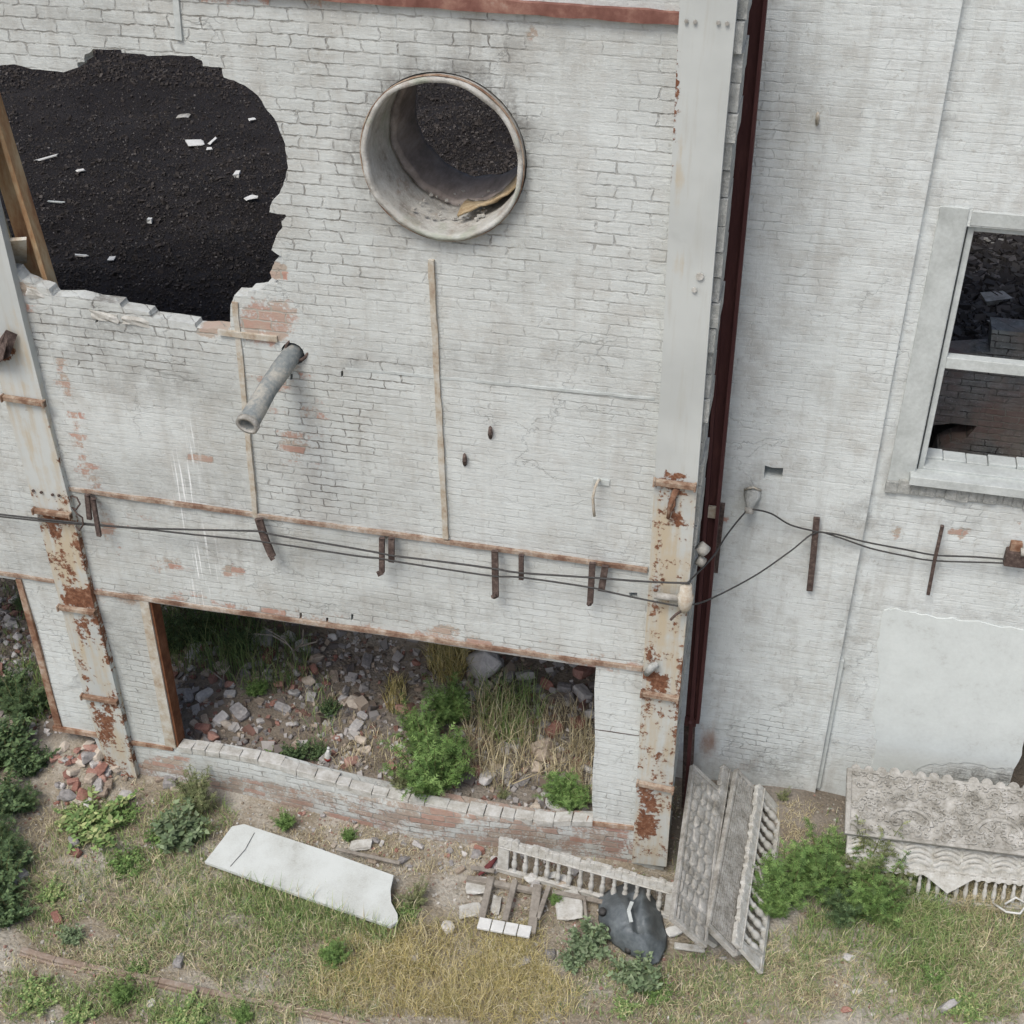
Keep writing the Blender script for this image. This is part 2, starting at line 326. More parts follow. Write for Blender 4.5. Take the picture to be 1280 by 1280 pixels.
def facade_masks(x, y):
    ex = mx(.75*ell(x,y,335,400,48,34), .95*ell(x,y,347,338,14,12,.3), .9*ell(x,y,265,414,24,8,.4), .5*ell(x,y,375,545,50,60,.8),
            .62*seg(x,y,(70,440),(135,680),20), .55*seg(x,y,(100,560),(150,700),26), .6*ell(x,y,250,575,25,12), .6*ell(x,y,290,712,22,10),
            .58*seg(x,y,(130,742),(460,785),26), .62*seg(x,y,(460,785),(800,836),20), .75*ell(x,y,555,787,28,9), .55*ell(x,y,205,705,40,18,.8),
            .65*ell(x,y,205,965,42,30), .62*ell(x,y,560,1030,60,16), .8*ell(x,y,775,1060,28,14), .5*ell(x,y,660,1040,60,14), .5*ell(x,y,400,1010,100,10),
            .6*ell(x,y,30,370,25,20), .6*ell(x,y,668,45,10,25,.4), .45*ell(x,y,310,300,30,30), .6*seg(x,y,(250,0),(850,18),10), .4*ell(x,y,350,470,45,25),
            .4*ell(x,y,770,740,40,12), .34*ell(x,y,160,640,60,35,.9), .35*seg(x,y,(560,680),(740,700),14))
    low = np.clip((y-(955+(x-220)*.135))/10, 0, 1)*((x > 160) & (x < 790))
    ex = mx(ex, .60*low)
    ru = mx(.40*low, .55*seg(x,y,(120,745),(800,838),14), .5*ell(x,y,880,940,20,30), .45*seg(x,y,(85,612),(810,714),9), .5*seg(x,y,(420,2),(850,30),9),
            .5*seg(x,y,(170,975),(170,930),14), .3*ell(x,y,560,1040,50,14), .5*ell(x,y,190,970,25,22), .3*ell(x,y,200,300,60,20)*0)
    rr = np.hypot((x-552)/105, (y-200)/105)
    ring = np.clip(1-np.abs(rr-1.02)/.34, 0, 1)
    so = mx(1.15*ring*np.clip((330-y)/200, 0.35, 1), .6*ell(x,y,560,95,80,26,.7), .32*ell(x,y,260,620,300,60,.9), .5*ell(x,y,600,60,130,50,.9), .5*ell(x,y,130,420,120,45,.8), .35*ell(x,y,300,690,180,40,.9),
            .42*ell(x,y,200,480,140,40,.9), .5*ell(x,y,440,455,20,8), .35*ell(x,y,80,40,120,60,.9), .35*ell(x,y,420,1000,420,30,.8), .4*ell(x,y,150,790,40,80,.9),
            .3*ell(x,y,620,450,220,26,.8), .55*seg(x,y,(395,458),(825,500),5), .35*ell(x,y,30,700,60,20,.8), .35*ell(x,y,500,760,200,26,.9), .28*ell(x,y,350,600,120,60,.9))
    J = np.full_like(x, .33)
    J = mx(J, .82*ell(x,y,230,20,330,90,.5), .85*ell(x,y,420,200,120,230,.6), 1.*ell(x,y,150,420,160,60,.5), 1.*ell(x,y,400,560,95,110,.5),
           .95*ell(x,y,460,470,90,30,.5), .8*ell(x,y,560,50,140,60,.5), .75*ell(x,y,620,300,70,50,.5), .7*seg(x,y,(130,735),(800,825),30), .75*ell(x,y,190,850,40,90,.5),
           .7*ell(x,y,430,1000,420,60,.5), .8*ell(x,y,835,140,25,80,.5), .6*ell(x,y,780,300,70,140,.5))
    J = J*(1-.85*ell(x,y,720,115,45,70,.5))*(1-.5*ell(x,y,170,560,110,90,.6))*(1-.35*ell(x,y,680,600,120,90,.6))
    J = mx(J, .9*low, .9*ring); so = mx(so, .42*low)
    line = 458+(x-395)*(42/430.)
    th = (y < line).astype(float)
    wh = mx(.45*ell(x,y,660,600,160,140,.9), .45*ell(x,y,680,760,130,60,.9), .5*ell(x,y,60,830,70,90,.6), .6*ell(x,y,772,930,40,90,.5), .35*ell(x,y,760,230,80,160,.9), .35*ell(x,y,450,720,90,30,.9), .3*ell(x,y,180,540,60,60,.9))
    dr = mx(ell(x,y,232,590,16,75,.4), ell(x,y,255,710,18,55,.4))
    return np.stack([ex,ru,so],1), np.stack([J,th,wh],1), np.stack([dr,dr*0,dr*0],1)

def right_masks(x, y):
    ex = mx(.7*ell(x,y,1122,667,7,9,.3), .7*ell(x,y,1200,665,16,9,.4), .7*ell(x,y,1278,650,8,6,.4), .3*ell(x,y,905,640,10,20))
    ru = mx(.62*ell(x,y,884,928,30,44,1.), .5*ell(x,y,925,957,70,20,1.), .4*seg(x,y,(900,640),(876,930),8), .3*ell(x,y,900,660,14,30,.9))
    so = mx(.55*ell(x,y,960,960,70,30,.8), .9*ell(x,y,1215,972,62,13,.35), .55*ell(x,y,1085,640,40,25,.9), .35*ell(x,y,940,615,30,40,.9), .3*ell(x,y,1000,680,60,20,.9),
            .5*ell(x,y,975,990,90,20,.8), .4*ell(x,y,1060,800,18,80,.9), .6*seg(x,y,(1211,0),(1108,620),4), .3*ell(x,y,1200,650,80,14,.8), .3*seg(x,y,(1103,755),(1280,775),8))  # the narrow line down the pilaster edge is its shadow, painted in
    J = np.full_like(x, .22)
    J = mx(J, .55*ell(x,y,960,180,50,170,.6), .75*ell(x,y,960,930,75,45,.6), 1.*ell(x,y,1215,972,62,14,.3), .55*ell(x,y,1180,640,90,30,.6), .4*ell(x,y,1000,350,60,60,.8))
    J = J*(1-.8*ell(x,y,1190,870,110,100,.4))
    wh = mx(.6*ell(x,y,1190,860,110,110,.4), .35*ell(x,y,1000,450,90,200,.9), .2+0*x)
    z = 0*x
    return np.stack([ex,ru,so],1), np.stack([J,z,wh],1), np.stack([z,z,z],1)

def col_masks(x, y):
    tint = mx(.9*seg(x,y,(30,440),(60,640),18)*.5, .8*ell(x,y,85,690,26,55,.6), .6*ell(x,y,110,810,22,40,.8), .55*ell(x,y,150,930,25,60,.8), .55*ell(x,y,22,430,25,60,.8),
              .85*ell(x,y,828,690,18,80,.6), .8*ell(x,y,825,780,22,60,.6), .6*ell(x,y,848,200,6,60,.6), .6*seg(x,y,(805,860),(796,1070),12), .5*ell(x,y,815,1030,30,60,.8), .35*ell(x,y,825,960,22,20,.8),
              .5*ell(x,y,848,330,8,20))
    ru = mx(.75*ell(x,y,70,650,20,12,.5), .5*ell(x,y,82,700,12,20,.6), .62*ell(x,y,88,722,16,16,.6), .98*ell(x,y,100,748,22,14,.4), .55*ell(x,y,112,790,8,28,.5), .62*ell(x,y,135,898,12,34,.5), .45*ell(x,y,165,965,12,12),
            .9*ell(x,y,8,440,12,14,.4), .55*seg(x,y,(848,140),(845,215),6), .8*ell(x,y,840,598,32,7,.5), .5*ell(x,y,836,630,10,26,.6), .5*ell(x,y,826,720,9,50,.9), .6*ell(x,y,822,728,16,8,.6), .85*ell(x,y,818,848,22,9,.5),
            .5*ell(x,y,812,830,8,12), .74*ell(x,y,805,1015,11,45,.5), .55*ell(x,y,815,990,22,10,.6), .3*ell(x,y,815,1060,25,14,.8), .6*ell(x,y,852,20,8,14,.6), .45*seg(x,y,(848,40),(790,1070),4), .4*seg(x,y,(30,400),(170,965),3),
            .9*ell(x,y,5,520,8,6)*0)
    for (cx, cy, w, dn, k) in [(70,650,20,34,.72),(98,770,20,40,.66),(128,880,18,50,.70),(846,610,24,60,.62),(826,745,22,50,.50),(824,875,24,30,.50),(816,990,24,80,.66),(845,596,26,10,.8),(822,855,24,12,.85),(97,745,22,20,.8),(33,508,22,26,.45),(150,950,20,20,.55)]:
        ru = mx(ru, k*ell(x, y, cx-(0 if cx > 400 else 0), cy+dn*.35, w*.75, dn*.7, .9))
    tint = mx(tint, .52*ell(x,y,838,660,12,70,.9), .46*ell(x,y,815,800,26,110,.9), .50*ell(x,y,60,640,26,110,.9), .42*ell(x,y,120,850,26,120,.9), .5*ell(x,y,805,1010,28,80,.9), .36*ell(x,y,850,250,10,160,.9), .3*ell(x,y,30,520,20,60,.9))
    lower = np.clip((y-600)/15, 0, 1)
    tint = mx(tint, .50*lower, .36*np.clip((y-380)/60, 0, 1)*(x < 120)); edge = mx(seg(x,y,(829,590),(793,1070),7), seg(x,y,(868,600),(836,1070),4), seg(x,y,(88,640),(170,970),6), seg(x,y,(46,640),(140,965),5)); ru = mx(ru, .58*edge, .30*lower)
    so = mx(.25*ell(x,y,868,360,4,4), .3*ell(x,y,845,300,16,6,.8), .25*ell(x,y,840,960,20,60,.9))
    return np.stack([tint,ru,so],1)

# ------------------------------------------------------------------ sheets with openings
def inpoly(pts, poly):
    x, y = pts[:, 0], pts[:, 1]; r = np.zeros(len(pts), bool); n = len(poly)
    for i in range(n):
        x1, y1 = poly[i]; x2, y2 = poly[(i+1) % n]
        if y1 == y2: continue
        c = ((y1 > y) != (y2 > y)) & (x < (x2-x1)*(y-y1)/(y2-y1)+x1); r ^= c
    return r
def sheet(name, outer, holes, Y0, thick, res, mat, masks, parent, yfun=None):
    def dens(poly):
        o = []
        for i in range(len(poly)):
            a = np.array(poly[i]); b = np.array(poly[(i+1) % len(poly)]); k = max(1, int(np.linalg.norm(b-a)/(res*2)))
            o += [tuple(a+(b-a)*j/k) for j in range(k)]
        return o
    outer = dens(outer); holes = [dens(h) for h in holes]
    xs = [p[0] for p in outer]; zs = [p[1] for p in outer]
    gx = np.arange(min(xs)+res/2, max(xs), res); gz_ = np.arange(min(zs)+res/2, max(zs), res)
    g = np.stack(np.meshgrid(gx, gz_), -1).reshape(-1, 2) + rng.uniform(-.25, .25, (len(gx)*len(gz_), 2))*res
    keep = inpoly(g, outer)
    for h in holes: keep &= ~inpoly(g, h)
    g = g[keep]
    vs = []; es = []
    for loop in [outer]+holes:
        b = len(vs); vs += [Vector(p) for p in loop]; es += [(b+i, b+(i+1) % len(loop)) for i in range(len(loop))]
    vs += [Vector(p) for p in g]
    ov, oe, of, *_ = delaunay_2d_cdt(vs, es, [], 0, 1e-6)
    V = np.array([tuple(v) for v in ov]); Fc = np.array([f for f in of if len(f) == 3])
    c = V[Fc].mean(1); k = inpoly(c, outer)
    for h in holes: k &= ~inpoly(c, h)
    Fc = Fc[k]
    a = V[Fc]; area = (a[:,1,0]-a[:,0,0])*(a[:,2,1]-a[:,0,1])-(a[:,2,0]-a[:,0,0])*(a[:,1,1]-a[:,0,1])
    Fc[area < 0] = Fc[area < 0][:, ::-1]
    n = len(V); yf = np.full(n, Y0) if yfun is None else Y0+yfun(V[:,0], V[:,1])
    front = np.stack([V[:,0], yf, V[:,1]], 1); back = np.stack([V[:,0], np.full(n, Y0+thick), V[:,1]], 1)
    cnt = {}
    for f in Fc:
        for i in range(3): cnt[(int(f[i]), int(f[(i+1) % 3]))] = 1
    side = [(b_, a_, a_+n, b_+n) for (a_, b_) in cnt if (b_, a_) not in cnt]
    fs = [tuple(map(int, f)) for f in Fc]+[tuple(int(i)+n for i in f[::-1]) for f in Fc]+side
    allv = np.concatenate([front, back]); px, py = proj(np.concatenate([front, front]))
    ms = masks(px, py)
    me = mesh(name, allv, fs, False, dict(zip(('m1','m2','m3'), ms)))
    return link(name, me, mat, parent)
def pw(pts, Y): return [(P(x, y, Y).x, P(x, y, Y).z) for x, y in pts]

def jag(poly, amp=2.0, sub=3):      # broken edge in photo pixels
    o = []
    for i in range(len(poly)):
        a, b = poly[i], poly[(i+1) % len(poly)]
        for j in range(sub):
            t = j/sub; q = 0 if j == 0 else amp
            o.append((a[0]+(b[0]-a[0])*t+random.uniform(-q, q), a[1]+(b[1]-a[1])*t+random.uniform(-q, q)))
    return o

# ------------------------------------------------------------------ left building
bld = empty('factory_building', (-4, .3, 0), 'derelict whitewashed brick factory wall with a big broken hole and rusty steel columns', 'building')
holeA = [(-60,74),(-5,82),(18,80),(40,86),(62,88),(80,90),(98,84),(97,78),(106,77),(106,68),(112,66),(116,61),(150,62),(152,66),(180,68),(184,70),(214,69),(240,70),(252,76),
         (253,83),(277,85),(279,97),(292,101),(305,107),(316,115),(327,127),(331,135),(338,143),(345,153),(349,164),(356,180),(358,195),(360,210),(357,222),(354,232),(350,240),(346,247),
         (340,252),(338,257),(337,265),(357,268),(358,270),(352,277),(353,287),(348,290),(344,300),(340,312),(353,321),(344,326),(342,331),(338,340),(340,346),(348,349),(346,354),(333,355),(328,361),
         (312,363),(311,368),(294,368),(289,380),(289,411),(268,410),(245,410),(243,405),(190,398),(185,391),(152,386),(149,380),(120,377),(96,371),(66,371),(60,362),(45,358),(28,350),(18,338),(-60,330)]
holeC = [(-400,660),(22,725),(48,815),(74,911),(100,916),(118,924),(133,962),(150,1010),(-400,1010)]
sill = [(742,1027),(729,1026),(690,1026),(640,1019),(600,1012),(564,1005),(500,993),(450,982),(400,970),(340,953),(280,942),(220,934)]
holeB = [(183,752),(300,769),(500,798),(690,826),(745,834),(743,860),(744,930),(741,960),(740,1000)] + sill
pc = (P(550,203,-.1)); pcx, pcz, pr = pc.x, pc.z, .63
circ = [(pcx+(pr+.01)*cos(a), pcz+(pr+.01)*sin(a)) for a in np.linspace(0, 2*pi, 40, endpoint=False)]
small = P(367,441,0); sc_ = [(small.x+.105*cos(a), small.z+.105*sin(a)) for a in np.linspace(0, 2*pi, 14, endpoint=False)]
slot = pw([(786,741),(796,741),(798,748),(788,749)], 0)
slots = [pw([(x-1.5,y-4),(x+1.5,y-4),(x+1.5,y+4),(x-1.5,y+4)], 0) for x, y in [(376,770),(409,776),(440,772),(365,470),(428,467),(120,400)]]
outer = [(-11.5,-.3),(-.62,-.3),(-.62,9.7),(-11.5,9.7)]
# stones of the wall wander a little in depth; the low wall under the opening bulges outwards
def yf(x, z):
    r = np.array([mn.noise(Vector((a*.8, b*.8, 3.1))) for a, b in zip(x, z)])*.025
    r += np.where(z < .6, -.14*np.exp(-((x+3.2)/1.3)**2)*np.clip((.75-z)/.4, 0, 1), 0); return r
wall = sheet('wall', outer, [pw(jag(holeA, .8, 2), 0), pw(holeC, 0), pw(holeB, 0), circ, sc_, slot]+slots, 0., .14, .065, WALL, facade_masks, bld, yf)

def flat(name, quad, Y, d, mat, parent=bld, nu=2, nv=2, masks=None):
    """a plate whose face is given by four photo points (tl,tr,br,bl) on plane Y, d thick (away from the viewer)"""
    q = [P(*p, Y) for p in quad]; vs = []; fs = []
    for j in range(nv+1):
        for i in range(nu+1):
            u, w = i/nu, j/nv; vs.append(q[0].lerp(q[1], u).lerp(q[3].lerp(q[2], u), w))
    n = len(vs); fs = [(j*(nu+1)+i, (j+1)*(nu+1)+i, (j+1)*(nu+1)+i+1, j*(nu+1)+i+1) for j in range(nv) for i in range(nu)]
    fv = np.array([tuple(v) for v in vs]); bk = fv+np.array([0, d, 0])
    ring = [i for i in range(nu+1)]+[j*(nu+1)+nu for j in range(1, nv+1)]+[nv*(nu+1)+i for i in range(nu-1, -1, -1)]+[j*(nu+1) for j in range(nv-1, 0, -1)]
    fs += [(a, b, b+n, a+n) for a, b in zip(ring, ring[1:]+ring[:1])]
    fs += [(ring[0]+n, ring[nu]+n, ring[nu+nv]+n, ring[2*nu+nv]+n)] if nu == nv == 1 else [tuple(i+n for i in f[::-1]) for f in fs[:nu*nv]]
    at = None
    if masks is not None:
        px, py = proj(np.concatenate([fv, fv])); at = {'m1': masks(px, py)}
    o = link(name, mesh(name, np.concatenate([fv, bk]), fs, False, at), mat, parent); return o

def strip(name, a, b, w, Y, d, mat, parent=bld, wob=.0025, perp=None):
    """a steel strip from photo point a to b on plane Y, w metres wide, slightly bent"""
    A, B = P(*a, Y), P(*b, Y); t = (B-A).normalized(); x = Vector((0,-1,0)).cross(t).normalized()
    n = max(2, int((B-A).length/.12)); vs = []; fs = []
    for i in range(n+1):
        c = A.lerp(B, i/n)+x*random.uniform(-wob, wob)+Vector((0, random.uniform(-wob, wob), 0)); ww = w*random.uniform(.85, 1.1)
        vs += [c-x*ww/2, c+x*ww/2, c+x*ww/2+Vector((0,d,0)), c-x*ww/2+Vector((0,d,0))]
    for i in range(n):
        k = i*4
        for j in range(4): fs.append((k+j, k+(j+1) % 4, k+4+(j+1) % 4, k+4+j))
    fs += [(3,2,1,0), (n*4,n*4+1,n*4+2,n*4+3)]
    return link(name, mesh(name, vs, fs), mat, parent)

strip('belt_beam', (86,612), (809,714), .040, -.03, .05, RUSTB)
strip('lintel', (112,740), (803,838), .04, -.03, .09, RUSTB)
strip('lintel', (-60,708), (76,729), .035, -.03, .09, RUSTB)
strip('eave_beam', (200,-20), (851,24), .085, -.05, .1, simple('red_brown_beam', [(.3,(.10,.04,.03)), (.5,(.20,.095,.075)), (.62,(.30,.17,.13)), (.75,(.42,.34,.29))], 4, 6, .4, .005, .9))
strip('flat_strip', (538,326), (557,674), .05, -.03, .05, RUSTP)
strip('flat_strip', (293,378), (319,648), .05, -.03, .05, RUSTP)
strip('flat_strip', (272,416), (346,425), .05, -.045, .03, RUSTP)
strip('flat_strip', (219,-10), (223,50), .05, -.02, .05, PLAST)
flat('jamb', [(174,750),(185,752),(220,936),(207,934)], -.02, .06, RUSTP)
flat('jamb', [(186,752),(189,752),(224,936),(221,936)], .0, .16, RUSTD)
flat('jamb', [(19,724),(26,725),(78,913),(70,913)], -.02, .07, RUST)
strip('base_angle', (66,911), (126,921), .06, -.03, .08, RUST)
strip('base_angle', (163,929), (216,937), .05, -.03, .08, RUST)
strip('base_angle', (733,1029), (797,1037), .06, -.03, .08, RUST)
strip('tie_wire', (744,912), (800,920), .008, -.012, .02, IRON)

# coping stones along the sill of the long opening
mb = MB(); sp = sill[::-1]; px = 222.
def sy(x):
    for a, b in zip(sp, sp[1:]):
        if a[0] <= x <= b[0]: return a[1]+(b[1]-a[1])*(x-a[0])/(b[0]-a[0])
    return 1027
while px < 738:
    w = random.uniform(16, 30); A = P(px+.3, sy(px), -.03); B = P(min(px+w-.3, 741), sy(min(px+w, 741)), -.03)
    bul = -.14*math.exp(-(((A.x+B.x)/2+3.2)/1.3)**2)*.6
    hgt = .085*random.uniform(.95, 1.05); dz = random.uniform(-.003, .004); dd = random.uniform(.10, .125); yo = bul+random.uniform(-.006, .006)
    b = [(A.x, yo-.02, A.z-hgt+dz), (B.x, yo-.02, B.z-hgt+dz), (B.x, yo+dd, B.z-hgt+dz), (A.x, yo+dd, A.z-hgt+dz)]
    mb.hexa(b, [(p[0]+random.uniform(-.006,.006), p[1]+random.uniform(-.008,.008), p[2]+hgt+random.uniform(-.004,.01)) for p in b]); px += w
o = link('coping', mb.mesh('coping'), ROUGHC if False else CONCP, bld); bevel(o, .006, 2)
strip('render_ledge', (398,457), (818,499), .022, -.008, .02, PLAST, wob=.004)

# left steel column (front plate, splices, bare rear flange showing in the hole)
lc = flat('steel_column', [(-95,-60),(-37,-60),(107,757),(76,757)], -.07, .02, STEEL, bld, 6, 60, col_masks) if False else None
def column(pts_l, pts_r, Y, name='steel_column'):
    ys = [p[1] for p in pts_l]; n = 110; vs = []; 
    y0, y1 = ys[0], ys[-1]
    for j in range(n+1):
        y = y0+(y1-y0)*j/n
        xl = np.interp(y, ys, [p[0] for p in pts_l]); xr = np.interp(y, [p[1] for p in pts_r], [p[0] for p in pts_r])
        yr = y+(xr-xl)*.13
        a, b = P(xl, y, Y), P(xr, yr, Y)
        for i in range(7): vs.append(tuple(a.lerp(b, i/6)))
    m = 7; fs = [(j*m+i, (j+1)*m+i, (j+1)*m+i+1, j*m+i+1) for j in range(n) for i in range(6)]
    fv = np.array(vs); bk = fv+np.array([0, .085, 0]); k = len(vs)
    ring = list(range(m))+[j*m+6 for j in range(1, n+1)]+[n*m+i for i in range(5, -1, -1)]+[j*m for j in range(n-1, 0, -1)]
    fs += [(a, b, b+k, a+k) for a, b in zip(ring, ring[1:]+ring[:1])]
    px, py = proj(np.concatenate([fv, fv]))
    return link(name, mesh(name, np.concatenate([fv, bk]), fs, False, {'m1': col_masks(px, py)}), STEEL, bld)
cl = column([(-118,-40),(5,497),(45,640),(76,757),(104,866),(137,968)], [(-75,-40),(30,400),(55,500),(93,647),(118,755),(141,840),(172,972)], -.075)
cr = column([(852,-40),(847,54),(828,440),(806,803),(790,1078)], [(924,-40),(921,0),(905,172),(888,378),(871,606),(857,778),(848,878),(833,1078)], -.075)

RUSTC = simple('rust_stained_collar', [(.3,(.10,.05,.032)), (.46,(.22,.135,.09)), (.58,(.37,.30,.23)), (.75,(.48,.45,.39))], 7, 6, .5, .006, .9)
def collar(col, a, b, mat=RUSTC, h=.05, d=.05):
    A, B = P(*a, -.08), P(*b, -.08); m = MB(); m.bar(A, B, h, d, (0,-1,0))
    for k in range(2): m.bar(A+Vector((0,0,-.03)), B+Vector((0,0,-.03)), .02, d*.5, (0,-1,0))
    m.bar(A, A+(B-A).normalized()*.02, h+.02, d+.012); m.bar(B-(B-A).normalized()*.02, B, h+.02, d+.012)
    o = link('splice_plate', m.mesh('splice_plate'), mat, col); bevel(o, .005); return o
for a, b in [((4,495),(58,503)), ((43,636),(91,643)), ((74,757),(121,764)), ((103,868),(149,876))]: collar(cl, a, b)
for a, b in [((817,600),(871,607)), ((801,864),(849,872)), ((796,976),(843,986))]: collar(cr, a, b)
m = MB()
for x, y in [(858,26),(869,27),(898,28),(909,29)]:
    m = MB(); c = P(x, y, -.08); m.tube([c, c+Vector((0,-.014,0))], .014, 8); link('bolt', m.mesh('bolt'), CONC, cr)
for (x, y, r) in [(868,362,.02),(875,345,.03),(42,613,.014),(52,615,.014),(66,618,.014),(74,619,.014)]:
    m = MB(); c = P(x, y, -.08); m.tube([c, c+Vector((0,-.015,0))], r, 8); link('bolt', m.mesh('bolt'), CONCP if x > 800 else IRON, cr if x > 800 else cl)
# torn plate at the left column, and hanging rust scale at the right one
m = MB(); m.add([P(-6,432,-.09), P(8,412,-.14), P(22,418,-.09), P(12,446,-.17), P(-8,455,-.1)], [(0,1,2,3,4)]); m.add([P(-12,438,-.1), P(10,425,-.2), P(4,450,-.22), P(-12,462,-.1)], [(0,1,2,3)])
o = link('torn_plate', m.mesh('torn_plate'), IRON, cl); sm = o.modifiers.new('solid', 'SOLIDIFY'); sm.thickness = .006
m = MB(); m.tube([P(846,610,-.1), P(838,630,-.11), P(835,648,-.12)], [.03,.022,.016], 7); m.tube([P(843,612,-.1), P(843,632,-.11), P(838,640,-.12)], [.012,.012,.01], 6)
link('rust_scale', m.mesh('rust_scale', True), RUST, cr)
m = MB(); m.tube([P(808,842,-.1), P(815,834,-.15), P(822,830,-.12)], [.03,.04,.03], 8); link('bird_lime', m.mesh('bird_lime', True), ROUGHC, cr)
# rear half of the left column, bare in the broken hole
flat('column_flange', [(-90,-60),(-66,-60),(66,372),(42,372)], .34, .02, RUSTO)
flat('column_flange', [(-130,-60),(-97,-60),(36,372),(0,372)], .42, .02, simple('yellowed_steel', [(.3,(.34,.25,.12)),(.5,(.58,.49,.29)),(.8,(.62,.57,.42))], 3, 5, .3, .005))
flat('column_web', [(-72,-60),(-66,-60),(66,372),(60,372)], .2, .13, RUSTO)
m = MB(); m.hexa([P(2,312,.38), P(30,310,.38), P(34,330,.36), P(12,340,.36)], [P(0,298,.02), P(33,296,.02), P(33,300,.0), P(2,302,.0)])
link('batten_plate', m.mesh('batten_plate'), RUSTP, bld)
# grey brick return beside the right column and the slim channel behind it
m = MB(); n = 46
for i in range(n):
    z = 9.6*i/n; w = random.uniform(.0, .05); dz = random.uniform(.01,.05)
    m.box((-.575+random.uniform(-.02,.012), .24+random.uniform(-.03,.03), z+.1), (.09, .42+w, 9.6/n-dz*.35))
link('wall_return', m.mesh('wall_return'), ROUGHC, bld)

# wide black upper floor, narrow roof added to darken the interior, rear columns
def slab(name, x0, x1, y0, y1, z, th, mat, parent, amp=.0, res=.25):
    xs = np.arange(x0, x1+.01, res); ys = np.arange(y0, y1+.01, res); nx, ny = len(xs), len(ys); vs = []
    for y in ys:
        for x in xs: vs.append((x, y, z+amp*(mn.fractal(Vector((x*.5, y*.5, z)), 1., 2., 4)) if amp else z))
    fs = [(j*nx+i, j*nx+i+1, (j+1)*nx+i+1, (j+1)*nx+i) for j in range(ny-1) for i in range(nx-1)]; n = nx*ny
    ring = list(range(nx))+[j*nx+nx-1 for j in range(1, ny)]+[(ny-1)*nx+i for i in range(nx-2, -1, -1)]+[j*nx for j in range(ny-2, 0, -1)]
    bot = [(vs[i][0], vs[i][1], z-th) for i in ring]; k = len(ring)
    fs += [(ring[(i+1) % k], ring[i], n+i, n+(i+1) % k) for i in range(k)]; fs.append(tuple(n+i for i in range(k))[::-1])
    return link(name, mesh(name, vs+bot, fs, amp > 0), mat, parent)
slab('floor', -24, -.75, 2.3, 30, 3.2, .3, SLAG, bld, .16, .3)
slab('shade_roof', -24, -.75, .16, 2.66, 9.75, .25, PLAST, bld)  # unseen strip, added and kept narrow to hold the interior dark
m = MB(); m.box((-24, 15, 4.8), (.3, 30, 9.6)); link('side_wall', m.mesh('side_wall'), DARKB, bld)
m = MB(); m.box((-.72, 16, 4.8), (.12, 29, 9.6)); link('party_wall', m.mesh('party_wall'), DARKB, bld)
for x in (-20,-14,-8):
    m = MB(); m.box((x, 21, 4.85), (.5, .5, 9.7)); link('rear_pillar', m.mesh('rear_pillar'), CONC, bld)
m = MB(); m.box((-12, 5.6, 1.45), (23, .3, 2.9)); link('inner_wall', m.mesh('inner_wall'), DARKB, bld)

# ------------------------------------------------------------------ pipes in the facade
pe = empty('concrete_pipe', (pcx, .4, pcz), 'wide round concrete pipe set through the painted brick wall, crusted rim', 'pipe')
def ringmesh(name, r0, r1, y0, y1, jr=0., n=72, ny=10, wav=0.):
    vs = []; fs = []
    prof = [(r1, y0+(y1-y0)*k/ny) for k in range(ny+1)]+[(r0, y1-(y1-y0)*k/ny) for k in range(ny+1)]
    for k in range(n):
        a = 2*pi*k/n
        for j, (r, y) in enumerate(prof):
            rr = r+jr*mn.noise(Vector((cos(a)*3, sin(a)*3, y*4+r*3)))*(1 if j > ny else .6)
            yy = y+(wav*mn.noise(Vector((cos(a)*5+9, sin(a)*5, 0))) if j in (0, 2*ny+1, ny, ny+1) else 0)
            vs.append((pcx+rr*cos(a), yy, pcz+rr*sin(a)))
    q = len(prof)
    for k in range(n):
        for j in range(q): fs.append((k*q+j, k*q+(j+1) % q, ((k+1) % n)*q+(j+1) % q, ((k+1) % n)*q+j))
    return mesh(name, vs, fs, True)
link('rim', ringmesh('rim', .588, .626, -.08, .55, .016, wav=.025), PIPE, pe)
link('lining', ringmesh('lining', .545, .615, .551, 1.12, .03, wav=.05), PIPED, pe)
RUSTC2 = RUSTC
link('hoop', ringmesh('hoop', .6285, .637, -.07, -.045, .004), RUSTC2, pe)
# rag of rusted sheet lying in the pipe
m = MB(); vs = []
for i in range(9):
    for j in range(4):
        u, v = i/8, j/3; x = pcx+.06+.42*u; y = .12+.34*v+.15*u; ang = math.asin(min(.95, max(-.95, (x-pcx)/.56)))
        vs.append((x, y, pcz-.55*cos(ang)+.035+.04*sin(u*4+v*3)+.02*random.random()))
m.add(vs, [(i*4+j, (i+1)*4+j, (i+1)*4+j+1, i*4+j+1) for i in range(8) for j in range(3)])
o = link('metal_scrap', m.mesh('metal_scrap', True), simple('ochre_scrap', [(.3,(.16,.10,.05)),(.5,(.36,.28,.17)),(.75,(.50,.44,.34))], 12, 6, .6, .01)); tag(o, 'curled ochre strip of scrap lying inside the wide pipe', 'scrap')
s_ = o.modifiers.new('solid', 'SOLIDIFY'); s_.thickness = .02
m = MB()
for k in range(60):
    a = random.uniform(-.55, .5); y = random.uniform(.1, .8); r = random.uniform(.004, .013); z = pcz-.572*cos(a)+r
    m.box((pcx+.572*sin(a), y, z+.005), (r*2.4, r*2, r*1.4), Matrix.Rotation(random.uniform(0,3), 3, 'Z'))
tag(link('pipe_debris', m.mesh('pipe_debris'), PIPE), 'pale crumbs and dirt strewn along the bottom of the wide pipe', 'debris', kind='stuff')

